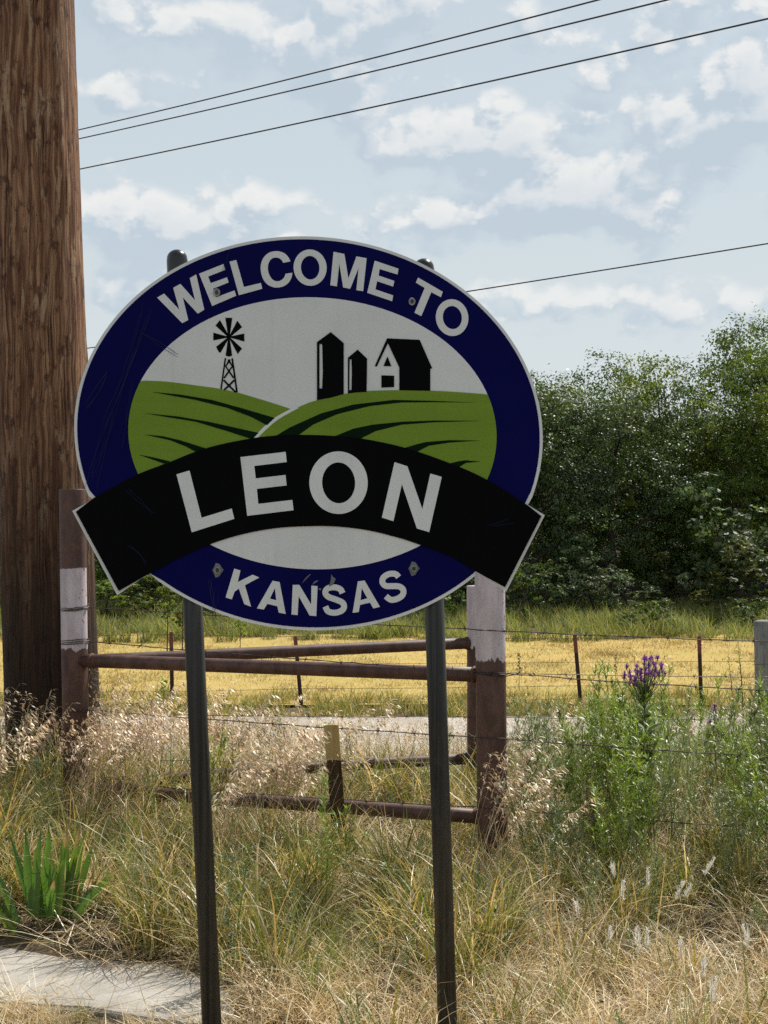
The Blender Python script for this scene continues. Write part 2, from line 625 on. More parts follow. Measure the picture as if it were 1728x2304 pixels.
# ------------------------------------------------------------------ utility pole
pr = empty('utility_pole', (P(117, 1800, 6.35).x, 6.35, .28), 'thick brown wooden utility pole with foot darkened by tar and painted shade behind the pipe post', 'utility pole')
nr, ns = 150, 72
V = []
for i in range(nr + 1):
    z = -.4 + 9.4 * (i / nr)
    zz = z + .28
    # centre leans a little, taper upwards
    pyx = 1152 + (CAMZ - zz) * F / 6.35
    cx = 67 + (pyx - 0) * (118 - 67) / 1600.0
    rr = (104.5 - max(0, (1600 - pyx)) * (104.5 - 97) / 1600.0) * 6.35 / F
    X = (cx - 864) * 6.35 / F - pr.location.x
    for j in range(ns):
        a = 2 * math.pi * j / ns
        q = Vector((math.cos(a) * 4, math.sin(a) * 4, z * .7))
        d = mnoise.noise(q) * .004 + mnoise.noise(Vector((math.cos(a) * 9, math.sin(a) * 9, z * 1.1 + 4))) * .0035
        d += mnoise.noise(Vector((math.cos(a) * 26, math.sin(a) * 26, z * 1.5))) * .003
        d += max(0, mnoise.noise(Vector((math.cos(a) * 14, math.sin(a) * 14, z * 3.5 + 9))) - .25) * .012
        r_ = rr + d
        V.append((X + math.cos(a) * r_, math.sin(a) * r_, z))
Fc = []
for i in range(nr):
    for j in range(ns):
        Fc.append((i * ns + j, i * ns + (j + 1) % ns, (i + 1) * ns + (j + 1) % ns, (i + 1) * ns + j))
Fc.append(tuple(nr * ns + j for j in range(ns)))
o = mesh_obj('shaft', V, Fc, mat_pole(), pr, smooth=True)

# ------------------------------------------------------------------ welcome sign
SY = 3.53
SC = F / SY                      # photo pixels per metre on the sign
sign = empty('welcome_sign', (P(720, 2430, SY).x, SY + .03, .14), 'oval blue and white town welcome sign on two dark steel posts', 'sign')
SO = Vector(sign.location)


def sp2(px, py, dep):
    return Vector(((px - 864) / SC, SY - dep, CAMZ + (1152 - py) / SC)) - SO


def plate(name, polys, dep0, dep1, mat, label=None, parent=None):
    """polys: list of (outer, [holes]) in photo pixels; a thin flat piece from depth dep0 (back) to dep1 (front)"""
    V, Fc = [], []
    for outer, holes in polys:
        loops = [outer] + holes
        tri = tessellate_polygon([[Vector((a, -b, 0)) for a, b in lp] for lp in loops])
        flat = [q for lp in loops for q in lp]
        b0 = len(V)
        V += [sp2(a, b, dep1) for a, b in flat] + [sp2(a, b, dep0) for a, b in flat]
        n = len(flat)
        for t in tri:
            pa, pb, pc = (flat[i] for i in t)
            cr = (pb[0] - pa[0]) * (pc[1] - pa[1]) - (pb[1] - pa[1]) * (pc[0] - pa[0])
            t = tuple(t) if cr < 0 else tuple(t)[::-1]
            t = t[::-1]
            Fc.append(tuple(b0 + i for i in t[::-1]))
            Fc.append(tuple(b0 + n + i for i in t))
        st = 0
        for lp in loops:
            for i in range(len(lp)):
                a, b = b0 + st + i, b0 + st + (i + 1) % len(lp)
                Fc.append((a, b, b + n, a + n))
            st += len(lp)
    o = mesh_obj(name, V, Fc, mat, parent or sign)
    bm = bmesh.new()
    bm.from_mesh(o.data)
    bmesh.ops.recalc_face_normals(bm, faces=bm.faces)
    bm.to_mesh(o.data)
    bm.free()
    if label:
        o['label'] = label
    return o


def Z(ox, oy, s):
    return lambda *pts: [(ox + a * s, oy + b * s) for a, b in pts]


zA, zB, zC, zD = Z(150, 500, .36166), Z(650, 500, .36166), Z(130, 900, .36166), Z(650, 900, .36166)
z1, z2, z3, z4 = Z(350, 560, .18083), Z(570, 540, .18083), Z(800, 560, .18083), Z(380, 1000, .18083)
z5, z6, z7, z8 = Z(670, 1000, .20494), Z(460, 1240, .28933), Z(690, 720, .18686), Z(440, 690, .12055)


def ell(cx, cy, a, b, rot=0.0, shear=0.0, n=96, t0=0.0, t1=360.0):
    pts = []
    for i in range(n + (0 if t1 - t0 >= 360 else 1)):
        t = R(t0 + (t1 - t0) * i / n)
        x, y = a * math.cos(t), b * math.sin(t)
        c, s = math.cos(R(rot)), math.sin(R(rot))
        x, y = x * c - y * s, x * s + y * c
        pts.append((cx + x + shear * y, cy + y))
    return pts


def smooth_pl(pts, n=8, closed=False):
    """Catmull-Rom through the points"""
    out = []
    m = len(pts)
    rngi = range(m if closed else m - 1)
    for i in rngi:
        g = lambda q: pts[q % m] if closed else pts[min(max(q, 0), m - 1)]
        p0, p1, p2, p3 = g(i - 1), g(i), g(i + 1), g(i + 2)
        for s in range(n):
            t = s / n
            out.append(tuple(.5 * (2 * p1[c] + (p2[c] - p0[c]) * t + (2 * p0[c] - 5 * p1[c] + 4 * p2[c] - p3[c]) * t * t
                                   + (3 * p1[c] - p0[c] - 3 * p2[c] + p3[c]) * t ** 3) for c in (0, 1)))
    if not closed:
        out.append(pts[-1])
    return out


def stroke(pts, w):
    """outline of a line of width w (or widths) along pts"""
    m = len(pts)
    ws = w if isinstance(w, (list, tuple)) else [w] * m
    Lf, Rt = [], []
    for i in range(m):
        a, b = pts[max(i - 1, 0)], pts[min(i + 1, m - 1)]
        dx, dy = b[0] - a[0], b[1] - a[1]
        l = math.hypot(dx, dy) or 1
        nx, ny = -dy / l * ws[i] / 2, dx / l * ws[i] / 2
        Lf.append((pts[i][0] + nx, pts[i][1] + ny))
        Rt.append((pts[i][0] - nx, pts[i][1] - ny))
    return Lf + Rt[::-1]


EL = dict(cx=694, cy=975, a=527, b=443.5, shear=.034)


def oval_between(p_from, p_to, inset=0.0, n=140, cw=True):
    """stretch of the outer oval from the point nearest p_from to the one nearest p_to, clockwise on the picture"""
    pts = ell(EL['cx'], EL['cy'], EL['a'] - inset, EL['b'] - inset, 0, EL['shear'], 720)
    ia = min(range(720), key=lambda i: (pts[i][0] - p_from[0]) ** 2 + (pts[i][1] - p_from[1]) ** 2)
    ib = min(range(720), key=lambda i: (pts[i][0] - p_to[0]) ** 2 + (pts[i][1] - p_to[1]) ** 2)
    if ib <= ia:
        ib += 720
    return [pts[i % 720] for i in range(ia, ib + 1, 3)]


ban_top = smooth_pl(zC((225, 610), (350, 540), (500, 462), (700, 385), (850, 325), (1000, 280), (1200, 240), (1350, 222))
                    + zD((60, 217), (250, 222), (450, 240), (720, 297), (1000, 393), (1230, 495), (1485, 655)), 6)
ban_bot = smooth_pl(zC((585, 1072), (770, 975), (960, 893), (1150, 835), (1350, 798), (1550, 785))
                    + zD((300, 787), (500, 812), (700, 862), (812, 900), (1000, 970), (1165, 1068)), 6)
tipL, tipR, cornL, cornR = (162.5, 1149.5), (1225.8, 1159.3), (263.8, 1339.4), (1139, 1331)
nTL, nTR, nBL, nBR = (208.8, 1124), (1188, 1135.8), (336, 1289.5), (1072.4, 1286)
outline = [nTL] + oval_between(nTL, nTR)[1:-1] + [nTR, tipR, cornR, nBR] + oval_between(nBR, nBL)[1:-1] + [nBL, cornL, tipL]
plate('sign_panel', [(outline, [])], -.004, 0.0, M_WHITE)
blue_out = oval_between(nTL, nTR, 7.0)[2:-2]
blue_low = oval_between(nBR, nBL, 7.0)[2:-2]
inner = ell(703, 975, 414, 306, 0, .034, 120)
plate('blue_oval', [([(217, 1121)] + blue_out + [(1181, 1133)] + [(1066, 1289)] + blue_low + [(341, 1292)], [])], .0003, .0009, M_BLUE)
plate('white_field', [(inner, [])], .0011, .0017, M_WHITE)


def in_oval(y, side):
    dy = (y - 975) / 306
    return 703 + .034 * (y - 975) + side * 414 * math.sqrt(max(0, 1 - dy * dy))


left_top = smooth_pl(zA((460, 985), (620, 992), (800, 1015), (1000, 1045), (1200, 1100), (1395, 1162), (1500, 1200)), 5)
lo = [(in_oval(y, -1), y) for y in np.linspace(1078, 858, 24)]
plate('green_hill', [(lo + left_top[1:] + [(690, 1000), (690, 1040), (450, 1070)], [])], .0019, .0025, M_GREEN)
edge_o = smooth_pl(zC((1480, 40), (1400, 82), (1330, 125), (1260, 190), (1215, 245)), 5)
edge_i = smooth_pl(zC((1500, 50), (1410, 98), (1345, 142), (1275, 205), (1235, 250)), 5)
plate('white_edge', [(edge_o + edge_i[::-1], [])], .0033, .0036, M_WHITE)
right_top = smooth_pl(zC((1480, 40), (1540, 20))[:1] + zB((0, 1180), (80, 1142), (175, 1108), (350, 1068), (500, 1050), (690, 1045), (880, 1048), (1050, 1057), (1218, 1070)), 5)
hi_ = [(in_oval(y, 1), y) for y in np.linspace(888, 1086, 24)]
plate('green_hill', [(right_top + hi_ + [(1000, 1060), (700, 1010)] + edge_i[::-1][:-1], [])], .0027, .0032, M_GREEN)

fur = [
    zA((530, 1056), (700, 1072), (900, 1105), (1100, 1160), (1295, 1218), (1247, 1264), (1150, 1212), (1000, 1155), (800, 1105), (650, 1078)),
    zA((485, 1188), (700, 1210), (900, 1245), (1195, 1311), (1155, 1350), (1000, 1300), (800, 1240), (600, 1208)),
    zC((540, 215), (650, 225), (760, 250), (925, 302), (870, 328), (800, 290), (700, 250), (600, 228)),
    zC((505, 340), (600, 358), (700, 382), (665, 397), (590, 370)),
    zB((1160, 1122), (900, 1112), (650, 1106), (400, 1135), (200, 1190), (0, 1280)) + zC((1350, 228), (1500, 218)) + zB((150, 1260), (300, 1195), (500, 1145), (700, 1122), (900, 1120)),
    zB((1195, 1236), (900, 1234), (700, 1242), (520, 1260), (400, 1285), (290, 1330), (450, 1345), (540, 1300), (700, 1260), (900, 1245)),
    zD((1190, 253), (1000, 250), (850, 262), (780, 280), (715, 300), (795, 324), (870, 285), (1000, 265)),
    zD((1190, 383), (1100, 375), (1050, 382), (1000, 395), (1055, 420), (1100, 392)),
]
for q in fur:
    plate('furrow', [(q, [])], .0034, .0038, M_DKGREEN)

plate('banner', [([(tipL[0] + 9, tipL[1] + 2)] + ban_top + [(tipR[0] - 8, tipR[1] + 2), (cornR[0] - 3, cornR[1] - 10)]
                  + ban_bot[::-1] + [(cornL[0] + 4, cornL[1] - 10)], [])], .0040, .0046, M_BLACK)

# barn, silos, windmill
plate('silo', [(z7((125, 268), (290, 147), (447, 280), (447, 893), (290, 937), (125, 967)),
                [z7((155, 290), (188, 290), (195, 620), (187, 825), (155, 825))])], .0034, .0038, M_BLACK)
plate('silo', [(z7((497, 455), (615, 358), (728, 467), (722, 868), (590, 874), (497, 887)),
                [z7((518, 473), (540, 475), (545, 640), (540, 845), (513, 843))])], .0034, .0038, M_BLACK)
plate('barn', [(z7((968, 222), (820, 555), (845, 562), (978, 280), (1115, 572), (1115, 847), (1488, 854), (1488, 592), (1510, 580), (1360, 240)), []),
               (z7((973, 440), (1020, 557), (925, 555)), []), (z7((900, 667), (1053, 672), (1053, 808), (900, 815)), [])], .0034, .0038, M_BLACK)
blades = [((557, 207), (687, 212), (642, 545), (608, 545)), ((780, 265), (872, 382), (665, 555), (645, 525)),
          ((910, 503), (913, 652), (655, 582), (655, 556)), ((870, 783), (788, 885), (640, 610), (668, 595)),
          ((685, 918), (625, 935), (563, 915), (608, 595), (640, 595)), ((468, 860), (440, 855), (385, 750), (590, 585), (612, 610)),
          ((333, 632), (333, 487), (590, 556), (590, 582)), ((375, 355), (457, 250), (612, 520), (585, 548))]
wm = [(z8(*b), []) for b in blades] + [(z8(*ell(622, 568, 42, 48, n=20)), [])]
for i, q in enumerate(wm):       # each sail at its own tiny height so none lies in the plane of the next
    pass
plate('windmill', wm[:-1], .0022, .0026, M_BLACK)
plate('windmill_hub', wm[-1:], .0027, .0029, M_BLACK)
tw = [stroke([(560, 962), (520, 1240), (478, 1538)], 28), stroke([(685, 965), (728, 1260), (775, 1602)], 32)]
plate('windmill_tower', [(z8(*q), []) for q in tw], .0027, .0029, M_BLACK)
br = [stroke([(628, 985), (628, 1050)], 48), stroke([(630, 1010), (565, 1115), (625, 1205), (715, 1335)], 30),
      stroke([(528, 1372), (625, 1475), (752, 1598)], 34)]
br2 = [stroke([(625, 1010), (690, 1115), (625, 1205), (535, 1335)], 30), stroke([(725, 1372), (625, 1475), (538, 1553)], 34)]
plate('windmill_brace', [(z8(*q), []) for q in br], .0030, .0032, M_BLACK)
plate('windmill_brace', [(z8(*q), []) for q in br2], .0033, .0035, M_BLACK)

# letters
def letter(outer, holes=(), dep=.0012, ch=''):
    return plate('letter', [(outer, list(holes))], dep, dep + .0006, M_WHITE, None)


D1 = .0011
letter(z1((20, 607), (107, 557), (297, 757), (220, 485), (310, 437), (492, 640), (427, 365), (507, 320), (607, 757), (527, 807), (340, 605), (408, 885), (333, 925)), dep=D1)
letter(z1((543, 310), (845, 190), (868, 262), (655, 345), (687, 428), (890, 355), (910, 418), (717, 497), (757, 602), (983, 518), (1005, 583), (705, 712)), dep=D1)
letter(z1((921, 160), (1005, 140), (1100, 475), (1312, 425), (1328, 497), (1037, 577)), dep=D1)
c_o = smooth_pl(z2((462, 268), (440, 220), (400, 175), (350, 150), (290, 140), (220, 150), (160, 185), (115, 245), (92, 330), (100, 420), (130, 500), (185, 560), (250, 588), (310, 592), (380, 575), (440, 530), (475, 470), (487, 410)), 4)
c_i = smooth_pl(z2((402, 420), (385, 465), (350, 500), (300, 515), (250, 500), (210, 455), (185, 390), (183, 320), (205, 260), (240, 228), (290, 220), (330, 232), (360, 260), (372, 285)), 4)
letter(c_o + c_i, dep=D1)
letter(z2(*ell(707, 345, 206, 226, -5, n=60)), [z2(*ell(708, 346, 115, 147, -5, n=60))], D1)
letter(z2((998, 148), (1133, 175), (1183, 478), (1283, 205), (1410, 228), (1367, 638), (1282, 625), (1310, 350), (1205, 608), (1118, 592), (1070, 298), (1040, 578), (958, 565)), dep=D1)
letter(z3((238, 148), (535, 248), (522, 320), (300, 252), (287, 333), (483, 400), (468, 470), (268, 403), (247, 505), (468, 580), (455, 652), (145, 547)), dep=D1)
letter(z3((778, 358), (1085, 535), (1062, 602), (942, 540), (818, 837), (733, 795), (860, 487), (750, 420)), dep=D1)
letter(z3(*ell(1201, 856, 202, 229, -8, n=60)), [z3(*ell(1204, 855, 118, 144, -8, n=60))], D1)
D2 = .0048
letter(z4((98, 373), (260, 325), (410, 912), (785, 797), (817, 925), (288, 1093)), dep=D2)
letter(z4((892, 158), (1455, 93), (1468, 220), (1065, 268), (1083, 423), (1453, 380), (1467, 510), (1097, 553), (1115, 740), (1538, 690), (1553, 818), (977, 888)), dep=D2)
letter(z5(*ell(448, 420, 320, 343, -3, n=72)), [z5(*ell(449, 422, 181, 224, -3, n=72))], D2)
letter(z5((1062, 195), (1203, 240), (1367, 710), (1455, 320), (1580, 357), (1442, 962), (1307, 922), (1143, 437), (1050, 842), (923, 803)), dep=D2)
letter(z6((232, 136), (280, 150), (260, 240), (375, 183), (427, 205), (315, 265), (363, 432), (310, 412), (268, 292), (235, 315), (213, 375), (165, 360)), dep=D1)
letter(z6((530, 230), (585, 240), (632, 488), (578, 478), (567, 428), (490, 410), (462, 453), (408, 445)), [z6((548, 288), (559, 382), (509, 369))], D1)
letter(z6((687, 262), (738, 262), (830, 415), (832, 268), (880, 272), (870, 505), (818, 500), (733, 350), (725, 497), (677, 493)), dep=D1)
letter(z6(*stroke(smooth_pl([(1074, 327), (1056, 296), (1010, 281), (958, 290), (940, 322), (962, 354), (1015, 374), (1070, 398), (1086, 430), (1068, 462), (1015, 479), (962, 468), (941, 430)], 5), 46)), dep=D1)
letter(z6((1193, 235), (1245, 228), (1365, 433), (1313, 445), (1287, 400), (1210, 418), (1200, 473), (1152, 480)), [z6((1223, 288), (1267, 367), (1214, 381))], D1)
letter(z6(*stroke(smooth_pl([(1510, 202), (1485, 178), (1435, 178), (1392, 205), (1384, 242), (1410, 270), (1460, 272), (1515, 275), (1546, 302), (1540, 342), (1500, 370), (1450, 378), (1411, 350)], 5), 46)), dep=D1)

# scratches and torn spots on the sheeting
sc_p = []
rs = random.Random(3)
for (x0, y0, x1, y1, n, j, w) in [(330, 700, 240, 960, 7, 18, 1.0), (240, 840, 190, 915, 4, 8, 1.3), (250, 930, 205, 1090, 6, 16, .9),
                                  (300, 860, 268, 1010, 3, 8, .9), (320, 750, 400, 800, 2, 5, 1.5), (520, 560, 500, 620, 2, 6, 1.0),
                                  (286, 1106, 345, 1160, 2, 8, 1.2), (290, 1230, 330, 1270, 2, 6, 1.2), (480, 1310, 476, 1380, 6, 14, 1.2),
                                  (1100, 1180, 1150, 1170, 2, 8, 1.2)]:
    for i in range(n):
        a = (x0 + rs.uniform(-j, j), y0 + rs.uniform(-j, j))
        b = (x1 + rs.uniform(-j, j), y1 + rs.uniform(-j, j))
        mid = ((a[0] + b[0]) / 2 + rs.uniform(-8, 8), (a[1] + b[1]) / 2)
        sc_p.append((stroke(smooth_pl([a, mid, b], 4), [.3] + [w * rs.uniform(.35, .8)] * 7 + [.3]), []))
V, Fc = [], []
for i, (q, _) in enumerate(sc_p):
    b0 = len(V)
    dpt = .0050 + i * .00002
    V += [sp2(a, b, dpt) for a, b in q]
    h_ = len(q) // 2
    for s_ in range(h_ - 1):
        Fc.append((b0 + s_, b0 + s_ + 1, b0 + 2 * h_ - 2 - s_, b0 + 2 * h_ - 1 - s_))
o = mesh_obj('scratches', V, Fc, M_SCRATCH, sign)
o['kind'] = 'stuff'
plate('torn_patch', [(z6((985, 180), (1000, 200), (1022, 215), (1000, 262), (968, 275), (985, 215)), []),
                     (z6((820, 178), (828, 178), (795, 215), (755, 255), (785, 210)), []),
                     (z6((870, 228), (890, 228), (870, 243), (840, 262), (850, 240)), []),
                     (z6((890, 288), (910, 290), (905, 305), (888, 300)), [])], .0020, .0022, M_TORN)


def bolt(px, py, torn=False):
    o = plate('bolt', [(ell(px, py, 7.6, 9.0, n=14), [])], .001, .0070, M_GALV)
    hd = plate('bolt_head', [(ell(px, py, 4.2, 5.0, n=6), [])], .0072, .0098, mat_bolt, parent=o)
    hd.parent = o
    if torn:
        w = plate('worn_ring', [([(px + math.cos(t) * r, py + math.sin(t) * r * 1.2) for t, r in zip(np.linspace(0, 6.28, 11)[:-1], (13, 10, 12, 15, 11, 12, 10, 14, 12, 10))], [])], .0009, .00105, M_TORN)


mat_bolt = mat_simple('dark_bolt_head', (.05, .05, .048), .5, .5, .5, .3, 200)
bolt(488.3, 658.5)
bolt(927, 679)
bolt(490, 1282.5, True)
bolt(931, 1279, True)

PD = SY + .004 + .0265
for (xt, yt, slope) in ((398.5, 557, .0447), (953.5, 577, .031)):
    pts, rads = [], []
    r0 = .0250
    top = P(xt, yt + 26, PD)
    bot_y = 2640
    botx = xt + slope * (bot_y - yt)
    bot = P(botx, bot_y, PD)
    ax = (top - bot).normalized()
    post = MB(SO).tube([bot, top], r0, 28).obj('post', M_SIGNPOST, sign)
    capm = MB(SO)
    base = top - ax * .045
    prof = [(0, .0268), (.012, .0272), (.040, .0272), (.046, .0262)] + [(.046 + .0235 * math.sin(R(t)), .0262 * math.cos(R(t))) for t in (15, 30, 45, 60, 75, 88)]
    capm.tube([base + ax * a for a, _ in prof], [b for _, b in prof], 24)
    cp = capm.obj('post_cap', M_CAP, sign)
    # steel bracket between post and panel keeps them joined
for (px, py) in ((488.3, 658.5), (927, 679), (490, 1282.5), (931, 1279)):
    xt, yt, sl = (398.5, 557, .0447) if px < 700 else (953.5, 577, .031)
    cx = xt + sl * (py - yt)
    a, b = P(min(cx, px) - 26, py, PD), P(max(cx, px) + 26, py, PD)
    MB(SO).box(((a.x + b.x) / 2, SY + .00725, a.z), ((b.x - a.x) / 2, .003, .016)).obj('bracket', M_ALU, sign, False)

# ------------------------------------------------------------------ pipe brace of the fence corner
LP, FP, RP = (165, 5.92), (1106, 5.26), (1078, 6.54)
br_ = empty('pipe_fence_brace', (P(1100, 1900, 5.6).x - .6, 5.7, .3), 'brown steel pipe fence brace with white bands, three posts and four rails', 'fence brace')
BO = Vector(br_.location)
zL = lambda py, d: CAMZ + (1152 - py) * d / F
mL = mat_pipe('brown_pipe_left_band', [(zL(1456, 5.92), zL(1278, 5.92))], P(170, 0, 5.92).x)
mF = mat_pipe('brown_pipe_white_top', [(zL(1484, 5.26), 3.0)], P(1112, 0, 5.26).x)
mR = mat_pipe('brown_pipe_rear_white_top', [(zL(1458, 6.54), 3.0)], P(1085, 0, 6.54).x)
M_PIPE = mat_pipe('brown_pipe_plain', [])
M_WELD = mat_simple('rusty_weld', (.085, .042, .028), .7, .3, .2, .4, 160, .6)


def pipe_post(x_top, y_top, x_bot, y_bot, d, rad, mat):
    a, b = P(x_bot, y_bot, d), P(x_top, y_top, d)
    m = MB(BO)
    ax = (b - a).normalized()
    # open pipe: outer wall, lip, inner wall
    m.tube([a, b - ax * .006, b - ax * .001, b, b, b - ax * .05], [rad, rad, rad * .99, rad * .97, rad * .88, rad * .88], 32, False)
    return m.obj('post', mat, br_)


pipe_post(162, 1101, 176, 2000, 5.92, .0555, mL)
pipe_post(1100, 1122, 1110, 2020, 5.26, .0575, mF)
pipe_post(1077, 1318, 1079, 1900, 6.54, .0565, mR)


def rail(p, q, rad, sag=0.0):
    m = MB(BO)
    p, q = Vector(p), Vector(q)
    pts = []
    for i in range(9):
        t = i / 8
        pts.append(p.lerp(q, t) + Vector((0, 0, -sag * 4 * t * (1 - t))))
    m.tube(pts, rad, 20)
    o = m.obj('rail', M_PIPE, br_)
    for c, d in ((p, (q - p).normalized()), (q, (p - q).normalized())):
        a0 = c + d * .052
        w = MB(BO)
        w.tube([a0, a0 + d * .004, a0 + d * .009, a0 + d * .014], [rad * 1.02, rad * 1.16, rad * 1.14, rad * 1.01], 20, False)
        b_ = w.obj('weld', M_WELD, br_)
        b_.parent = o
    return o


rail(P(180, 1486, 5.90), P(1100, 1519, 5.27), .0285)
rail(P(176, 1488, 5.96), P(1076, 1446, 6.54), .0270)
rail(P(186, 1774, 5.90), P(1104, 1839, 5.27), .0275)
rail(P(184, 1768, 5.96), P(1076, 1706, 6.54), .0265, -.01)

# ------------------------------------------------------------------ barbed wires
def wire(name, pts, mat=M_WIRE, rad=.0019, barb=.125, parent=None, label=None, seed=0, sag=.012):
    rw = random.Random(seed)
    root = Vector(pts[0])
    m = MB(root)
    full = []
    for a, b in zip(pts[:-1], pts[1:]):
        a, b = Vector(a), Vector(b)
        L = (b - a).length
        n = max(2, int(L / .05))
        for i in range(n):
            t = i / n
            full.append(a.lerp(b, t) + Vector((0, 0, -sag * L * .25 * 4 * t * (1 - t))) + Vector((rw.uniform(-1, 1), rw.uniform(-1, 1), rw.uniform(-1, 1))) * .0016)
    full.append(Vector(pts[-1]))
    m.tube(full, rad, 4)
    off = Vector((0, .001, .0016))
    m.tube([p + off * math.cos(i * 2.1) + Vector((0, .0016, 0)) * math.sin(i * 2.1) for i, p in enumerate(full)], rad * .8, 3)
    if barb:
        acc = barb * rw.random()
        for a, b in zip(full[:-1], full[1:]):
            acc += (b - a).length
            if acc > barb:
                acc = 0
                for s_ in range(2):
                    d = Vector((rw.uniform(-.6, .6), rw.uniform(-1, 1), rw.uniform(-1, 1))).normalized() * rw.uniform(.012, .017)
                    m.tube([b - d, b + d], rad * .7, 3)
                m.tube([b + Vector((-.004, 0, 0)), b + Vector((.004, 0, 0))], rad * 1.9, 5)
    o = m.obj(name, mat, parent, False)
    o.location = root - (Vector(parent.location) if parent else Vector())
    if label:
        tag(o, label, 'barbed wire', 'barbed wires strung on the pipe brace')
    return o


rF = .0605
fp_front = lambda py: P(1104, py, 5.26 - .06)
# front run: from the left pipe post to the thick right post and on to the right
ends = [
    ((200, 1366, 5.90), 1418, (1728, 1443, 4.98), 'top barbed wire strand running from the banded left pipe post just below the sign'),
    ((200, 1443, 5.90), 1513, (1728, 1554, 4.95), 'barbed wire strand that dips across the upper pipe rails and behind the purple flower'),
    ((205, 1598, 5.90), 1660, (1728, 1703, 4.92), 'barbed wire strand crossing the pale gravel lane below the pipe rails'),
    ((210, 1760, 5.90), 1818, (1728, 1864, 4.90), 'lowest barbed wire strand half hidden in the weeds at the right'),
]
for i, (a, fy, b, lab) in enumerate(ends):
    s0, s1, s2 = P(*a), fp_front(fy), P(*b)
    s3 = s1 + (s2 - s1) * 3.0
    wire('barbed_wire', [s0, s1, s2, s3], label=lab, seed=i)
# rear run: from the rear post to the right, a little farther off
rp_front = lambda py: P(1080, py, 6.54 - .06)
for i, (y0, y1, lab) in enumerate([(1513, 1523, 'level barbed wire strand from the rear white post across the golden field'),
                                   (1613, 1619, 'level barbed wire strand from the rear white post below the steel field posts'),
                                   (1716, 1722, 'level barbed wire strand from the rear white post low over the gravel lane')]):
    a = P(205, y0 - 8 if i else y0 + 30, 6.05)
    b, c = rp_front(y0), P(1728, y1, 6.6)
    if i == 0:
        pts = [b, c, c + (c - b) * 2]
    else:
        pts = [a, b, c, c + (c - b) * 2]
    wire('barbed_wire', pts, label=lab, seed=20 + i, rad=.0017)
# ties wound round the posts
def tie(cx, d, py, rad, turns, drop, name_label, seed):
    c = P(cx, py, d)
    rw = random.Random(seed)
    pts = []
    for i in range(turns * 18 + 1):
        a = 2 * math.pi * i / 18
        pts.append(c + Vector((math.cos(a) * rad, math.sin(a) * rad, -drop * i / 18 + rw.uniform(-.002, .002) + .006 * math.sin(a * 1.0 + seed))))
    m = MB(c)
    m.tube(pts, .002, 5)
    e = pts[-1]
    m.tube([e, e + Vector((.03, -.012, .006))], .0018, 4)
    o = m.obj('wire_tie', M_WIRE, None, False)
    o.location = c
    tag(o, name_label, 'wire tie')


tie(168.5, 5.92, 1362, .0585, 3, .006, 'rusty wire tie wound round the white band of the left pipe post', 1)
tie(169.5, 5.92, 1436, .0585, 3, .008, 'rusty wire tie at the lower edge of the left post white band', 2)
tie(172, 5.92, 1595, .0585, 2, .006, 'rusty wire tie round the brown foot of the left pipe post', 3)
tie(1106, 5.26, 1513, .0605, 2, .005, 'rusty wire tie just below the white paint on the thick right post', 4)

# short yellow topped stake between the rails
st = empty('marker_stake', P(760, 1850, 5.42), 'short weathered marker stake with a yellow painted top between the pipe rails', 'stake')
SO2 = Vector(st.location)
ax = (P(745, 1632, 5.42) - P(762, 1860, 5.42))
def stake_piece(y0, y1, mat, name, grow=0.0):
    a, b = P(745 + (y0 - 1632) * .075, y0, 5.42), P(745 + (y1 - 1632) * .075, y1, 5.42)
    m = MB(SO2)
    d = (b - a).normalized()
    w = .0285 + grow
    side = Vector((1, 0, 0))
    vs = []
    for p in (a, b):
        # shallow channel section, open towards the camera
        for (x, y) in ((-w, 0), (-w * .3, .012), (w * .3, .012), (w, 0), (w, .008), (w * .35, .021), (-w * .35, .021), (-w, .008)):
            vs.append(p - SO2 + Vector((x, y - grow, 0)))
    m.v = vs
    for j in range(8):
        m.f.append((j, (j + 1) % 8, 8 + (j + 1) % 8, 8 + j))
    m.f.append(tuple(range(8))[::-1])
    m.f.append(tuple(range(8, 16)))
    return m.obj(name, mat, st, False)


stake_piece(1712, 1900, M_STAKE, 'stake_body')
stake_piece(1632, 1711, M_YELLOW, 'painted_top', .0006)

# ------------------------------------------------------------------ far field fence
ff = empty('field_fence', (P(1200, 1594, 22.9).x, 22.9, -1.66), 'field fence of thin rust red steel posts and barbed wire along the golden field', 'fence')
FO = Vector(ff.location)
tp = [(385, 1422, 388, 1600), (664, 1432, 680, 1612), (980, 1436, 985, 1600), (1293, 1429, 1309, 1595), (1573, 1431, 1579, 1592), (100, 1424, 104, 1600), (-200, 1424, -196, 1600)]
FD = 22.9
for i, (xa, ya, xb, yb) in enumerate(tp):
    a, b = P(xa, ya, FD), P(xb, yb + 6, FD)
    b.z = float(gz(b.x, FD)) - .1
    m = MB(FO)
    dirv = (b - a)
    def tsec(p0, p1, mm):
        vs0 = len(mm.v)
        for p in (p0, p1):
            for (x, y) in ((-.032, 0), (.032, 0), (.032, .008), (.006, .008), (.006, .045), (-.006, .045), (-.006, .008), (-.032, .008)):
                mm.v.append(p - FO + Vector((x, y, 0)))
        for j in range(8):
            mm.f.append((vs0 + j, vs0 + (j + 1) % 8, vs0 + 8 + (j + 1) % 8, vs0 + 8 + j))
        mm.f.append(tuple(vs0 + j for j in range(8))[::-1])
        mm.f.append(tuple(vs0 + 8 + j for j in range(8)))
    cut = a + dirv * .22
    tsec(cut, b, m)
    post = m.obj('steel_post', M_TPOST, ff, False)
    m2 = MB(FO)
    tsec(a, cut, m2)
    tpt = m2.obj('red_tip', M_TTOP, ff, False)
    tpt.parent = post
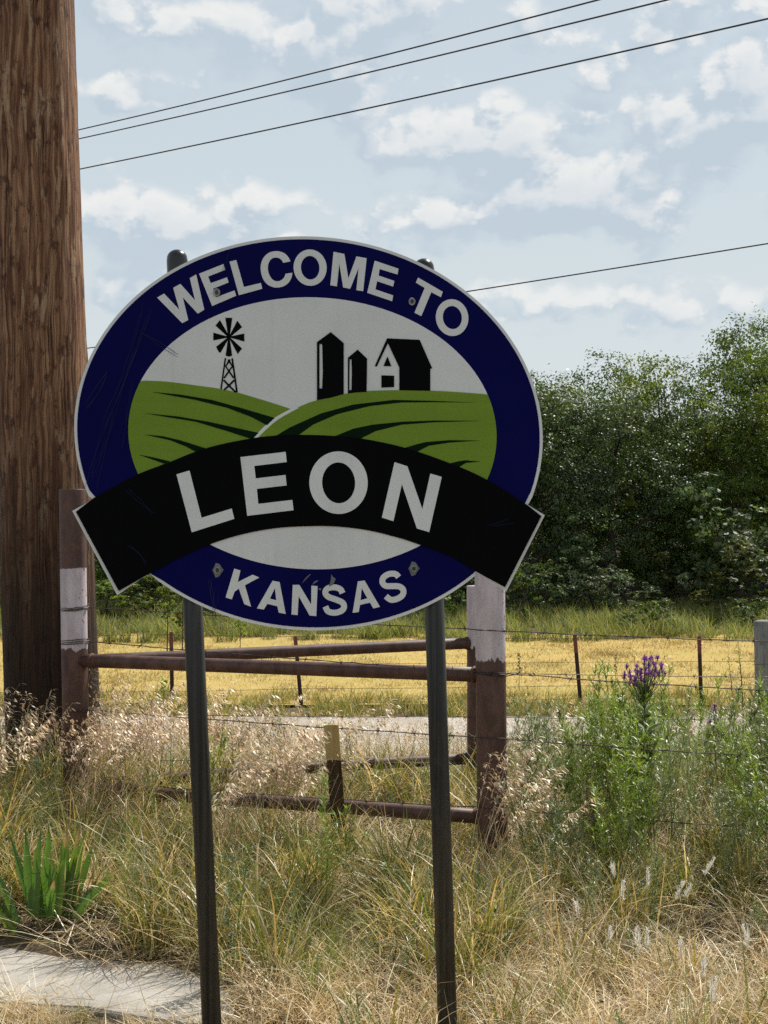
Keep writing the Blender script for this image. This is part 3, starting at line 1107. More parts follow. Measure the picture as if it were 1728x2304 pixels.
for i, ys_ in enumerate([(1428, 1436, 1440), (1496, 1490, 1484), (1556, 1543, 1536), (1592, 1572, 1566)]):
    L = P(-420, ys_[0], FD - .02)
    M_, N_ = P(1293, ys_[1], FD - .02), P(2300, ys_[2], FD - .02)
    wire('wire_strand', [L, P(385, ys_[0], FD - .02), P(664, (ys_[0] + ys_[1]) / 2, FD - .02), M_, P(1573, ys_[1] - 2, FD - .02), N_], rad=.0032, barb=.3, parent=ff, seed=40 + i, sag=.010)

# grey wooden post at the right edge
gp = empty('wooden_fence_post', P(1722, 1616, 19.2), 'weathered grey wooden fence post at the edge of the golden field', 'fence post')
GO = Vector(gp.location)
a, b = P(1724, 1660, 19.2), P(1721, 1398, 19.2)
m = MB(GO)
m.tube([a, a.lerp(b, .5) + Vector((.01, 0, 0)), b, b + Vector((0, 0, .015))], [.165, .158, .152, .10], 14)
m.obj('post_shaft', M_GREYWOOD, gp, True)
m = MB(GO)
m.tube([P(1693, 1496, 19.0), P(1721, 1494, 18.95), P(1752, 1497, 19.0)], .004, 4)
m.obj('wire_wrap', M_WIRE, gp, False)

# ------------------------------------------------------------------ overhead lines
def power_line(p, q, rad, label, sag=.0, dl=18, dr=12):
    (x0, y0, d0), (x1, y1, d1) = p, q
    A, B = P(x0, y0, d0), P(x1, y1, d1)
    v = B - A
    A2, B2 = A - v * 1.2, B + v * .8
    L = (B2 - A2).length
    n = 60
    ta, tb = 1.2 / 3.0, 2.2 / 3.0
    f = lambda t: 4 * t * (1 - t)
    pts = []
    for i in range(n + 1):
        t = i / n
        # sag that leaves the two sighted points where they are
        lin = f(ta) + (f(tb) - f(ta)) * (t - ta) / (tb - ta)
        pts.append(A2.lerp(B2, t) - Vector((0, 0, sag * (f(t) - lin))))
    m = MB(A)
    m.tube(pts, rad, 6)
    o = m.obj('power_line', M_CABLE, None, True)
    o.location = A
    return tag(o, label, 'power line', 'overhead lines crossing the sky')


power_line((178, 292, 24), (1345, 0, 15.5), .0098, 'highest overhead power line, leaving the picture at the top', .25)
power_line((179, 312, 24), (1500, 0, 15.0), .0098, 'overhead power line just under the highest one', .25)
power_line((182, 380, 23), (1728, 42, 14.5), .0100, 'third overhead power line, the last of the upper three', .25)
power_line((200, 783, 30), (1728, 548, 22), .0115, 'single low power line passing behind the sign above the trees', .3)


# ================================================================== vegetation builders
def strips(base, az_, th0, dth, L, w, seg=4, prof='blade', twist=None, roll=None):
    """ribbon leaves: arrays of n; leaves start at base, lean th0 from vertical, bend by dth over length L"""
    n = len(L)
    base = np.asarray(base, float).reshape(n, 3)
    t = np.linspace(0, 1, seg + 1)
    ang = th0[:, None] + dth[:, None] * (t[None, :] ** 1.3)
    ds = L[:, None] / seg
    am = (ang[:, 1:] + ang[:, :-1]) / 2
    hr = np.concatenate([np.zeros((n, 1)), np.cumsum(np.sin(am) * ds, 1)], 1)
    vr = np.concatenate([np.zeros((n, 1)), np.cumsum(np.cos(am) * ds, 1)], 1)
    ca, sa = np.cos(az_)[:, None], np.sin(az_)[:, None]
    pos = np.stack([base[:, None, 0] + hr * ca, base[:, None, 1] + hr * sa, base[:, None, 2] + vr], -1)
    if twist is None:
        twist = rng.uniform(-.9, .9, n)
    ta = az_[:, None] + math.pi / 2 + twist[:, None] * (0.4 + t[None, :])
    side = np.stack([np.cos(ta), np.sin(ta), np.zeros_like(ta) + rng.uniform(-.3, .3, n)[:, None]], -1)
    if prof == 'blade':
        pw = np.clip(1 - t ** 2.2, .04, 1)
    elif prof == 'stem':
        pw = 1 - .5 * t
    else:
        pw = np.clip(np.sin(np.pi * np.clip(t, 0.02, .98) ** .8), .08, 1)
    hw = (w[:, None] / 2 * pw[None, :])[..., None]
    Lf, Rt = pos - side * hw, pos + side * hw
    V = np.stack([Lf, Rt], 2).reshape(n, -1, 3)
    q = np.arange(seg) * 2
    f1 = np.stack([q, q + 1, q + 3, q + 2], -1)
    Fc = (f1[None] + (np.arange(n) * (seg + 1) * 2)[:, None, None]).reshape(-1, 4)
    return V.reshape(-1, 3), Fc, (seg + 1) * 2, pos


class Veg:
    def __init__(s):
        s.V, s.F, s.C, s.n = [], [], [], 0

    def add(s, V, Fc, per, col):
        s.V.append(V)
        s.F.append(Fc + s.n)
        s.C.append(np.repeat(np.asarray(col), per, 0) if len(col) * per == len(V) else np.asarray(col))
        s.n += len(V)
        return s

    def leaves(s, base, az_, th0, dth, L, w, col, seg=4, prof='blade', twist=None):
        V, Fc, per, pos = strips(base, az_, th0, dth, L, w, seg, prof, twist)
        s.add(V, Fc, per, col)
        return pos

    def mesh(s, name, mat, link=False, parent=None):
        return mesh_obj(name, np.concatenate(s.V), np.concatenate(s.F), mat, parent, np.concatenate(s.C), link=link)


def pal(cols, n, jit=.15):
    c = np.array(cols, float)[rng.integers(0, len(cols), n)]
    return np.clip(c * (1 + rng.uniform(-jit, jit, (n, 1))) * (1 + rng.uniform(-.06, .06, (n, 3))), 0, 1)


U = lambda a, b, n: rng.uniform(a, b, n)
STRAW = [(.58, .435, .225), (.48, .345, .16), (.66, .52, .30), (.52, .385, .19), (.29, .195, .09)]
PALE = [(.68, .56, .355), (.59, .46, .26), (.74, .64, .45)]
BROME = [(.62, .48, .325), (.52, .385, .245), (.72, .59, .425), (.43, .30, .19), (.68, .55, .37)]
GREEN = [(.115, .155, .028), (.155, .188, .034), (.090, .130, .026), (.205, .21, .045)]
OLIVE = [(.215, .20, .042), (.29, .25, .06), (.17, .178, .038), (.35, .28, .09)]
GREY = [(.155, .19, .09), (.20, .23, .12), (.12, .165, .07)]
BRIGHT = [(.20, .29, .034), (.25, .34, .045), (.15, .245, .032)]


def disc(n, r):
    a, q = U(0, 6.283, n), np.sqrt(U(0, 1, n)) * r
    return np.stack([np.cos(a) * q, np.sin(a) * q, np.zeros(n) - .01], -1)


def clump_grass(name, n, r, Lr, thr, dthr, wr, cols, mat, seg=5):
    v = Veg()
    v.leaves(disc(n, r), U(0, 6.283, n), U(*thr, n), U(*dthr, n), U(*Lr, n), U(*wr, n), pal(cols, n), seg)
    return v.mesh(name, mat)


def clump_brome(name, nst, Lr, nspk, cols, mat, lean=(.05, .35), spread=.09, spk=(.024, .036)):
    """tall stems with one-sided drooping heads, wind from the left"""
    v = Veg()
    b = disc(nst, spread)
    a = U(-.9, .9, nst)
    L = U(*Lr, nst)
    pos = v.leaves(b, a, U(*lean, nst), U(.15, .55, nst), L, U(.0022, .0032, nst), pal(cols, nst), 6, 'stem')
    for i in range(nst):
        m_ = int(nspk * random.uniform(.7, 1.2))
        t = U(.66, 1.0, m_)
        x = t * 6
        i0 = np.clip(x.astype(int), 0, 5)
        fr = (x - i0)[:, None]
        p = pos[i, i0] * (1 - fr) + pos[i, i0 + 1] * fr
        reach = (U(.012, .055, m_) * (1.35 - t))[:, None]
        aa = a[i] + U(-1.5, 1.5, m_)
        # pedicel
        pl = U(.02, .06, m_) * (1.5 - t)
        pp = v.leaves(p, aa, U(.5, 1.1, m_), U(.5, 1.2, m_), pl, U(.0010, .0014, m_), pal(cols, m_), 2, 'stem')
        tip = pp[:, -1]
        v.leaves(tip, aa + U(-.4, .4, m_), U(1.5, 2.4, m_), U(.1, .6, m_), U(*spk, m_), U(.0065, .0105, m_), pal(cols, m_, .28), 3, 'leaf')
    nl = nst * 3
    v.leaves(disc(nl, spread), U(0, 6.283, nl), U(.1, .5, nl), U(.6, 1.9, nl), U(.2, .42, nl), U(.003, .005, nl), pal(cols + OLIVE[:2], nl), 5)
    return v.mesh(name, mat)


def clump_weed(name, nst, H, branch, nleaf, Lr, wr, cols, mat, blean=(.35, .9)):
    """upright branched weed with many small narrow leaves"""
    v = Veg()
    b = disc(nst, .05)
    a = U(0, 6.283, nst)
    L = U(H * .75, H * 1.1, nst)
    pos = v.leaves(b, a, U(0, .18, nst), U(-.05, .25, nst), L, U(.004, .006, nst), pal(cols, nst) * .8, 6, 'stem')
    allp, alla, = [], []
    for i in range(nst):
        m_ = branch
        t = U(.2, .98, m_)
        x = t * 6
        i0 = np.clip(x.astype(int), 0, 5)
        fr = (x - i0)[:, None]
        p = pos[i, i0] * (1 - fr) + pos[i, i0 + 1] * fr
        aa = U(0, 6.283, m_)
        bl = U(.25, .5, m_) * H * (1.15 - t)
        bp = v.leaves(p, aa, U(*blean, m_), U(-.5, -.05, m_), bl, U(.0018, .003, m_), pal(cols, m_), 4, 'stem')
        for j in range(m_):
            k_ = nleaf
            tt = U(.05, 1, k_) * 4
            j0 = np.clip(tt.astype(int), 0, 3)
            f2 = (tt - j0)[:, None]
            allp.append(bp[j, j0] * (1 - f2) + bp[j, j0 + 1] * f2)
            alla.append(aa[j] + U(-2.2, 2.2, k_))
        k_ = nleaf * 3
        tt = U(.15, 1, k_) * 6
        j0 = np.clip(tt.astype(int), 0, 5)
        f2 = (tt - j0)[:, None]
        allp.append(pos[i, j0] * (1 - f2) + pos[i, j0 + 1] * f2)
        alla.append(U(0, 6.283, k_))
    p = np.concatenate(allp)
    aa = np.concatenate(alla)
    n = len(p)
    v.leaves(p, aa, U(.3, 1.2, n), U(.1, 1.0, n), U(*Lr, n), U(*wr, n), pal(cols, n, .22), 2, 'leaf')
    return v.mesh(name, mat)


def scatter(name, protos, pts, rot, scl, idx, label, cat):
    col = bpy.data.collections.new(name + '_kinds')
    for i, p in enumerate(protos):
        p.name = '%s_kind_%02d' % (name, i)
        col.objects.link(p)
    me = bpy.data.meshes.new(name)
    me.vertices.add(len(pts))
    me.vertices.foreach_set('co', np.asarray(pts, np.float32).ravel())
    me.attributes.new('rot', 'FLOAT_VECTOR', 'POINT').data.foreach_set('vector', np.asarray(rot, np.float32).ravel())
    me.attributes.new('scl', 'FLOAT', 'POINT').data.foreach_set('value', np.asarray(scl, np.float32).ravel())
    me.attributes.new('idx', 'INT', 'POINT').data.foreach_set('value', np.asarray(idx, np.int32).ravel())
    o = bpy.data.objects.new(name, me)
    C.objects.link(o)
    g = bpy.data.node_groups.new(name + '_spread', 'GeometryNodeTree')
    g.interface.new_socket('Geometry', in_out='INPUT', socket_type='NodeSocketGeometry')
    g.interface.new_socket('Geometry', in_out='OUTPUT', socket_type='NodeSocketGeometry')
    gi, go = g.nodes.new('NodeGroupInput'), g.nodes.new('NodeGroupOutput')
    ci = g.nodes.new('GeometryNodeCollectionInfo')
    ci.inputs[0].default_value = col
    ci.inputs[1].default_value = True
    ci.inputs[2].default_value = True
    ip = g.nodes.new('GeometryNodeInstanceOnPoints')
    ip.inputs['Pick Instance'].default_value = True

    def attr(nm, ty):
        a = g.nodes.new('GeometryNodeInputNamedAttribute')
        a.data_type = ty
        a.inputs[0].default_value = nm
        return a.outputs[0]
    g.links.new(gi.outputs[0], ip.inputs['Points'])
    g.links.new(ci.outputs[0], ip.inputs['Instance'])
    g.links.new(attr('idx', 'INT'), ip.inputs['Instance Index'])
    g.links.new(attr('rot', 'FLOAT_VECTOR'), ip.inputs['Rotation'])
    g.links.new(attr('scl', 'FLOAT'), ip.inputs['Scale'])
    g.links.new(ip.outputs[0], go.inputs[0])
    md = o.modifiers.new('spread', 'NODES')
    md.node_group = g
    return tag(o, label, cat, None, 'stuff')


def spread(y0, y1, dens, prob=None, xpad=1.3, clear=True):
    """random ground points between depths y0 and y1 across the view and a margin beside it"""
    out = []
    hw1 = y1 * .2765 + xpad
    n = int((y1 - y0) * 2 * hw1 * dens)
    y = U(y0, y1, n)
    x = U(-hw1, hw1, n)
    keep = np.abs(x) < y * .2765 + xpad
    x, y = x[keep], y[keep]
    if prob is not None:
        u = x / y * F + 864
        pr_ = prob(u, y, x)
        keep = rng.uniform(0, 1, len(x)) < pr_
        x, y = x[keep], y[keep]
    # leave room for the sign posts, pipes and pole
    for (cx, cy, rr) in ((-.41, 3.56, .03), (.14, 3.56, .03), (LP_X, 5.92, .06), (FP_X, 5.26, .065), (RP_X, 6.54, .06), (PO_X, 6.35, .22)):
        k_ = (x - cx) ** 2 + (y - cy) ** 2 > rr ** 2
        x, y = x[k_], y[k_]
    # and the slab
    if clear:
        inside = in_slab(x, y, )
        x, y = x[~inside], y[~inside]
    ii = IRIS_C
    k_ = ((x - ii[0]) / .17) ** 2 + ((y - ii[1] + .05) / .14) ** 2 > 1
    x, y = x[k_], y[k_]
    return np.stack([x, y, gz(x, y)], -1)


LP_X, FP_X, RP_X, PO_X = P(176, 0, 5.92).x, P(1109, 0, 5.26).x, P(1079, 0, 6.54).x, P(118, 0, 6.35).x
_i = to_ground(95, 2075, 1.37)
IRIS_C = (_i.x, _i.y)
SLAB = np.array([(p.x, p.y) for p in sp])


def in_slab(x, y, grow=0.0):
    c = False
    ins = np.zeros(len(x), bool)
    n = len(SLAB)
    cx, cy = SLAB.mean(0)
    for i in range(n):
        x0, y0 = SLAB[i]
        x1, y1 = SLAB[(i + 1) % n]
        cond = ((y0 > y) != (y1 > y)) & (x < (x1 - x0) * (y - y0) / ((y1 - y0) + 1e-12) + x0)
        ins ^= cond
    return ins


def rots(n, rz=(0, 6.283), tilt=.12):
    return np.stack([U(-tilt, tilt, n), U(-tilt, tilt, n), U(*rz, n)], -1)


def lownoise(x, y, s, ph=0.0):
    return .5 + .25 * (np.sin(x * s + ph + 1.7 * np.sin(y * s * .7)) + np.sin(y * s * 1.3 - ph + 1.3 * np.sin(x * s * .9 + 2)))


def sstep(a, b, x):
    t = np.clip((x - a) / (b - a), 0, 1)
    return t * t * (3 - 2 * t)


def near_slab(pts):
    """lower growth in the trodden strip before the slab and in front of the lower rails"""
    x, y = pts[:, 0], pts[:, 1]
    u = x / y * F + 864
    s_ = np.where((u < 560) & (y < 4.12), .42, 1.0)
    return s_ * np.where((u > 190) & (u < 1060) & (y > 5.0) & (y < 6.0), .68, 1.0) * np.where((u > 1040) & (u < 1170) & (y > 4.75) & (y < 5.3), .62, 1.0)


# ---- litter of flat dry straw that covers the soil
litter = [clump_grass('a', 70, .16, (.10, .28), (.9, 1.5), (.0, .9), (.002, .0042), STRAW + PALE, M_STRAW, 4) for _ in range(4)]
pts = spread(2.6, 9.5, 58)
scatter('straw_litter', litter, pts, rots(len(pts)), U(.7, 1.3, len(pts)), rng.integers(0, 4, len(pts)), 'dead straw lying flat between the plants on the bank', 'straw')

# ---- short curled dry grass in the foreground
dry = [clump_grass('a', 70, .075, (.11, .30), (.05, .7), (.8, 2.6), (.0018, .0038), STRAW + PALE + PALE, M_STRAW, 6) for _ in range(5)]
pr_dry = lambda u, y, x: np.clip((1 - sstep(4.02, 4.60, y + .25 * (u < 620) - .28 * (u > 1080))) * .95 + .07 + .25 * (lownoise(x, y, 3.1) > .62), 0, 1)
pts = np.concatenate([spread(2.5, 7.0, 78, pr_dry), spread(3.5, 4.02, 70, lambda u, y, x: (u < 560) * 1.0)])
scatter('dry_grass', dry, pts, rots(len(pts)), U(.65, 1.2, len(pts)) * near_slab(pts), rng.integers(0, 5, len(pts)), 'curled pale dry grass in front of and below the sign', 'grass')

# ---- olive and green tall grass in the middle
mid = [clump_grass('a', 55, .075, (.22, .50), (.03, .5), (.4, 2.4), (.003, .0075), OLIVE + GREEN + GREEN + STRAW + PALE[:2], M_GRASS, 6) for _ in range(5)]
pr_mid = lambda u, y, x: np.clip(sstep(3.85, 4.5, y + .25 * (u < 620)) * (1 - .72 * sstep(1060, 1180, u)) * (1 - .6 * sstep(5.6, 6.6, y)) + .06, 0, 1)
pts = spread(3.3, 9.0, 60, pr_mid)
scatter('olive_grass', mid, pts, rots(len(pts)), U(.6, 1.05, len(pts)) * near_slab(pts), rng.integers(0, 5, len(pts)), 'tall olive green grass below the pipe rails', 'grass')

# ---- fine upright green grass
fine = [clump_grass('a', 60, .06, (.18, .42), (.02, .35), (.2, 1.4), (.0018, .0034), GREEN + BRIGHT[:1] + GREY, M_GRASS, 5) for _ in range(4)]
pr_fine = lambda u, y, x: np.clip(.22 * (lownoise(x, y, 2.3, 1.0) > .5) + .6 * sstep(1020, 1200, u) * sstep(4.1, 4.8, y), 0, 1)
pts = spread(3.4, 13.0, 48, pr_fine)
scatter('fine_green_grass', fine, pts, rots(len(pts)), U(.6, 1.1, len(pts)) * near_slab(pts), rng.integers(0, 4, len(pts)), 'fine green grass among the weeds on the right of the bank', 'grass')

# ---- brome with drooping tan heads
bro = [clump_brome('a', 6, (.44, .68), 34, BROME + PALE[:1], M_STRAW) for _ in range(6)]
def pr_bro(u, y, x):
    left = (1 - .75 * sstep(230, 330, u) * (1 - sstep(6.3, 6.8, y))) * (1 - sstep(560, 740, u)) * (.45 + .55 * sstep(6.5, 6.9, y)) * sstep(5.3, 5.7, y) * (1 - .62 * sstep(7.0, 10, y))
    cen = .36 * sstep(5.5, 6.1, y) * (1 - sstep(1000, 1180, u)) * (1 - .75 * sstep(7.0, 9.0, y))
    rgt = .08 * sstep(4.4, 4.9, y) * (u > 300)
    gap = np.exp(-((u - 755) / 70) ** 2) * (y < 5.6)
    return np.clip(np.maximum(left, cen) + rgt, 0, 1) * (1 - gap)
pts = spread(4.4, 15.5, 17, pr_bro)
n = len(pts)
scatter('brome_grass', bro, pts, rots(n, (-.8, .8), .1), U(.68, 1.0, n), rng.integers(0, 6, n), 'ripe brome grass with drooping pinkish tan heads round the posts', 'grass')
# heads leaning against the foot of the posts
ex = []
for (px, d, m_, sx) in ((60, 5.62, 6, .17), (150, 5.55, 6, .13), (215, 5.7, 6, .08), (30, 5.5, 4, .2), (1050, 5.05, 3, .04), (560, 5.25, 7, .10), (630, 5.3, 3, .10), (1085, 4.85, 2, .03)):
    for _ in range(m_):
        x = (px - 864) * d / F + random.gauss(0, sx)
        y = d + random.gauss(0, .08)
        ex.append((x, y, float(gz(x, y))))
n = len(ex)
bro2 = [clump_brome('a', 5, (.50, .70), 38, BROME, M_STRAW, (.1, .4), .05) for _ in range(4)]
scatter('leaning_brome', bro2, ex, rots(n, (-.6, .6), .08), U(.70, .95, n), rng.integers(0, 4, n), 'thick brome heads leaning against the foot of the pole and posts', 'grass')

# ---- thin wispy stems along the slope in front of the lane
wis = [clump_brome('a', 9, (.5, .95), 7, STRAW + OLIVE[:2], M_STRAW, (.0, .25), .14, (.010, .016)) for _ in range(4)]
pts = spread(7.5, 16.0, 13, lambda u, y, x: .55 + .45 * lownoise(x, y, 1.2))
n = len(pts)
scatter('wispy_grass', wis, pts, rots(n, (0, 6.283), .06), U(.5, .95, n), rng.integers(0, 4, n), 'thin see through dry grass stems in front of the gravel lane', 'grass')

# ---- weeds: grey green and bright green
wg = [clump_weed('a', 2, .52, 12, 13, (.016, .036), (.0028, .0052), GREY + GREEN[:1], M_WEED) for _ in range(4)]
wb = [clump_weed('a', 2, .58, 14, 18, (.018, .038), (.0034, .0068), BRIGHT + GREEN[:2], M_WEED) for _ in range(4)]
pr_w = lambda u, y, x: np.clip(sstep(1090, 1210, u) * sstep(4.1, 4.7, y) * (1 - .55 * sstep(6.5, 9, y)) * (.55 + .45 * lownoise(x, y, 2.0)) + .035, 0, 1)
pts = spread(3.6, 14.0, 27, pr_w)
n = len(pts)
scatter('grey_green_weeds', wg, pts, rots(n), U(.6, 1.15, n) * near_slab(pts), rng.integers(0, 4, n), 'fine leaved grey green weeds crowding the right of the bank', 'weeds')
pr_b = lambda u, y, x: np.clip(np.exp(-((u - 1420) / 130) ** 2) * sstep(4.8, 5.2, y) * (1 - sstep(5.9, 6.5, y)) + .5 * sstep(1600, 1720, u) * sstep(4.7, 5.1, y) * (1 - .8 * sstep(6.0, 7.0, y)) + .03, 0, 1) * (1 - np.exp(-((u - 1095) / 60) ** 2)) * sstep(250, 330, u)
pts = spread(4.0, 10.0, 34, pr_b)
n = len(pts)
scatter('bright_green_weeds', wb, pts, rots(n), U(.75, 1.2, n), rng.integers(0, 4, n), 'bright green leafy weeds round the purple flower', 'weeds')
# few low grey plants in the dry foreground
pts = spread(3.5, 4.9, 5.5)
n = len(pts)
wl = [clump_weed('a', 3, .20, 7, 9, (.014, .03), (.0025, .0045), GREY + GREEN[1:2], M_WEED, (.4, 1.1)) for _ in range(3)]
scatter('low_weeds', wl, pts, rots(n), U(.6, 1.2, n) * near_slab(pts), rng.integers(0, 3, n), 'low grey green weeds in the dry foreground grass', 'weeds')

# ---- verge beyond the lane, field grass, scrub strip
ver = [clump_grass('a', 60, .22, (.18, .5), (.05, .6), (.3, 1.6), (.008, .014), OLIVE + GREEN + STRAW[:2], M_FARGRASS, 4) for _ in range(3)]
pts = spread(21.2, 24.3, 9, None, 3)
n = len(pts)
scatter('verge_grass', ver, pts, rots(n), U(.45, 1.0, n), rng.integers(0, 3, n), 'rough green grass along the far side of the gravel lane', 'grass')
HAY = [(.43, .30, .095), (.385, .28, .08), (.475, .35, .125), (.335, .285, .068)]
hay = [clump_grass('a', 90, .42, (.07, .17), (.1, .9), (.2, 1.4), (.010, .018), HAY, M_STRAW, 3) for _ in range(3)]
pts = spread(23.6, 37.5, 9.0, None, 5)
n = len(pts)
scatter('hay_grass', hay, pts, rots(n), U(.6, 1.1, n), rng.integers(0, 3, n), 'short golden hay grass of the field', 'grass')
SCR = [(.17, .21, .055), (.22, .25, .08), (.13, .17, .05), (.31, .29, .13)]
scr = [clump_grass('a', 90, .40, (.3, .85), (.03, .6), (.2, 1.4), (.014, .026), SCR, M_FARGRASS, 4) for _ in range(3)]
pts = spread(34.2, 47, 2.9, lambda u, y, x: sstep(34, 38, y + 1.5 * lownoise(x, y, .5)), 8)
n = len(pts)
scatter('scrub_grass', scr, pts, rots(n), U(.5, 1.0, n), rng.integers(0, 3, n), 'tall rank green grass along the foot of the wood', 'grass')


# ================================================================== trees
def leaf_cloud(centres, radii, n_each, size, cols, squash=.68, up=.35, per=26):
    """leaves gathered in sprays on the shell of each bough"""
    V, Cc = [], []
    for c, r, m_ in zip(centres, radii, n_each):
        ks = max(3, m_ // per)
        d = rng.normal(size=(ks, 3))
        d /= np.linalg.norm(d, axis=1)[:, None]
        rad = r * np.clip(rng.normal(.86, .16, ks), .2, 1.2)[:, None]
        sc_ = np.asarray(c) + d * rad * np.array([1, 1, squash])
        sp_r = r * .165 * rng.uniform(.6, 1.3, ks)
        base = np.array(cols[rng.integers(0, len(cols))]) * rng.uniform(.8, 1.25)
        scol = base * rng.uniform(.62, 1.45, (ks, 1))
        w = rng.integers(0, ks, m_)
        p = sc_[w] + rng.normal(size=(m_, 3)) * sp_r[w][:, None] * np.array([1.1, 1.1, .6])
        nrm = d[w] * .6 + rng.normal(size=(m_, 3)) * .45 + np.array([0, 0, up + .25])
        nrm /= np.linalg.norm(nrm, axis=1)[:, None]
        t = np.cross(nrm, rng.normal(size=(m_, 3)))
        t /= np.linalg.norm(t, axis=1)[:, None] + 1e-9
        b = np.cross(nrm, t)
        s = rng.uniform(size[0], size[1], (m_, 1))
        q = np.stack([p - t * s, p + b * s * .5, p + t * s, p - b * s * .5], 1)
        V.append(q.reshape(-1, 3))
        cc = scol[w] * (1 + rng.uniform(-.2, .2, (m_, 1))) * (1 + rng.uniform(-.06, .06, (m_, 3)))
        Cc.append(np.repeat(cc, 4, 0))
    V = np.concatenate(V)
    Fc = np.arange(len(V)).reshape(-1, 4)
    return V, Fc, np.clip(np.concatenate(Cc), 0, 1)


def make_tree(H, Wd, low, nblob, nleaf, size, cols, seed, nlimb=7, cone=0.0):
    """returns (trunk mesh builder, crown arrays); base at the origin"""
    rt = random.Random(seed)
    m = MB()
    lean = Vector((rt.uniform(-.06, .06), rt.uniform(-.05, .05), 1))
    top = lean * H * .86
    tp_ = [lean * (H * .86 * t) + Vector((rt.uniform(-.1, .1), rt.uniform(-.1, .1), 0)) * (1 if 0 < t < 1 else 0) for t in (0, .2, .4, .6, .8, 1)]
    r0 = H * .019
    m.tube([tp_[0] - Vector((0, 0, .4))] + tp_, [r0 * 1.3, r0 * 1.25, r0, r0 * .8, r0 * .55, r0 * .35, r0 * .12], 8)
    tips = [top]
    for i in range(nlimb):
        t = low + .1 + (.78 - low) * (i + .5) / nlimb
        p = lean * (H * .86 * t)
        a = i * 2.4 + rt.uniform(-.5, .5)
        ln = Wd * .5 * rt.uniform(.65, 1.0) * (1 - cone * t)
        e = p + Vector((math.cos(a) * ln, math.sin(a) * ln, ln * rt.uniform(.35, .95)))
        q = p.lerp(e, .5) + Vector((0, 0, -ln * .06))
        rb = r0 * (.62 - .4 * t)
        m.tube([p, q, e], [rb, rb * .7, rb * .25], 6)
        tips += [e, q]
        for s_ in range(2):
            a2 = a + rt.uniform(-1, 1)
            e2 = q + Vector((math.cos(a2), math.sin(a2), rt.uniform(.3, 1.0))) * ln * .45
            m.tube([q, e2], [rb * .5, rb * .15], 5)
            tips.append(e2)
    cs, rs_ = [], []
    for i in range(nblob):
        if i < len(tips):
            c = tips[i]
        else:
            t = rt.uniform(0, 1)
            hz = low * H + (H * .95 - low * H) * t
            prof = math.sin(math.pi * min(1, .12 + .80 * t)) ** .6 * (1 - cone * t)
            a, q = rt.uniform(0, 6.283), math.sqrt(rt.uniform(.15, 1)) * Wd * .5 * prof
            c = Vector((math.cos(a) * q, math.sin(a) * q, hz)) + lean * 0
        cs.append(tuple(c))
        rs_.append(Wd * rt.uniform(.09, .21))
    tot = sum(r ** 2 for r in rs_)
    ne = [max(20, int(nleaf * r ** 2 / tot)) for r in rs_]
    return m, leaf_cloud(cs, rs_, ne, size, cols)


T_DARK = [(.055, .094, .021), (.070, .114, .025), (.040, .072, .019), (.076, .108, .030)]
T_MID = [(.088, .142, .024), (.112, .164, .028), (.068, .116, .024)]
T_YEL = [(.150, .200, .028), (.185, .228, .034), (.115, .170, .026)]
T_GREYG = [(.092, .130, .064), (.115, .150, .078), (.070, .110, .052)]


def proto(name, *a, **kw):
    m, (V, Fc, cc) = make_tree(*a, **kw)
    tm = bpy.data.meshes.new(name + '_trunk')
    tm.from_pydata([tuple(v) for v in m.v], [], m.f)
    tm.materials.append(M_BARK)
    ob = mesh_obj(name, V, Fc, M_GLOSSY if name == 'p3' else M_LEAF, None, cc, link=False)
    return tm, ob.data


def plant_tree(name, pr_, x, y, rz, s, label, cat='tree', group=None, z=None, sz=None):
    tm, cm = pr_
    r_ = empty(name, (x, y, float(gz(x, y)) if z is None else z), label, cat, group)
    r_.rotation_euler = (0, 0, rz)
    r_.scale = (s, s, sz or s)
    for nm, me in (('trunk', tm), ('crown', cm)):
        c = bpy.data.objects.new(nm, me)
        C.objects.link(c)
        c.parent = r_
    return r_


PR = [
    proto('p0', 9.0, 6.4, .10, 70, 30000, (.045, .085), T_DARK + T_MID, 1),
    proto('p1', 9.0, 6.8, .12, 60, 30000, (.045, .085), T_MID + T_YEL[:1], 2),
    proto('p2', 9.0, 6.0, .08, 64, 30000, (.045, .085), T_YEL + T_MID, 3),
    proto('p3', 9.0, 7.2, .06, 70, 30000, (.045, .085), T_GREYG + T_DARK, 4),
]
TD = 50.0
Wx = lambda px, d: (px - 864) * d / F
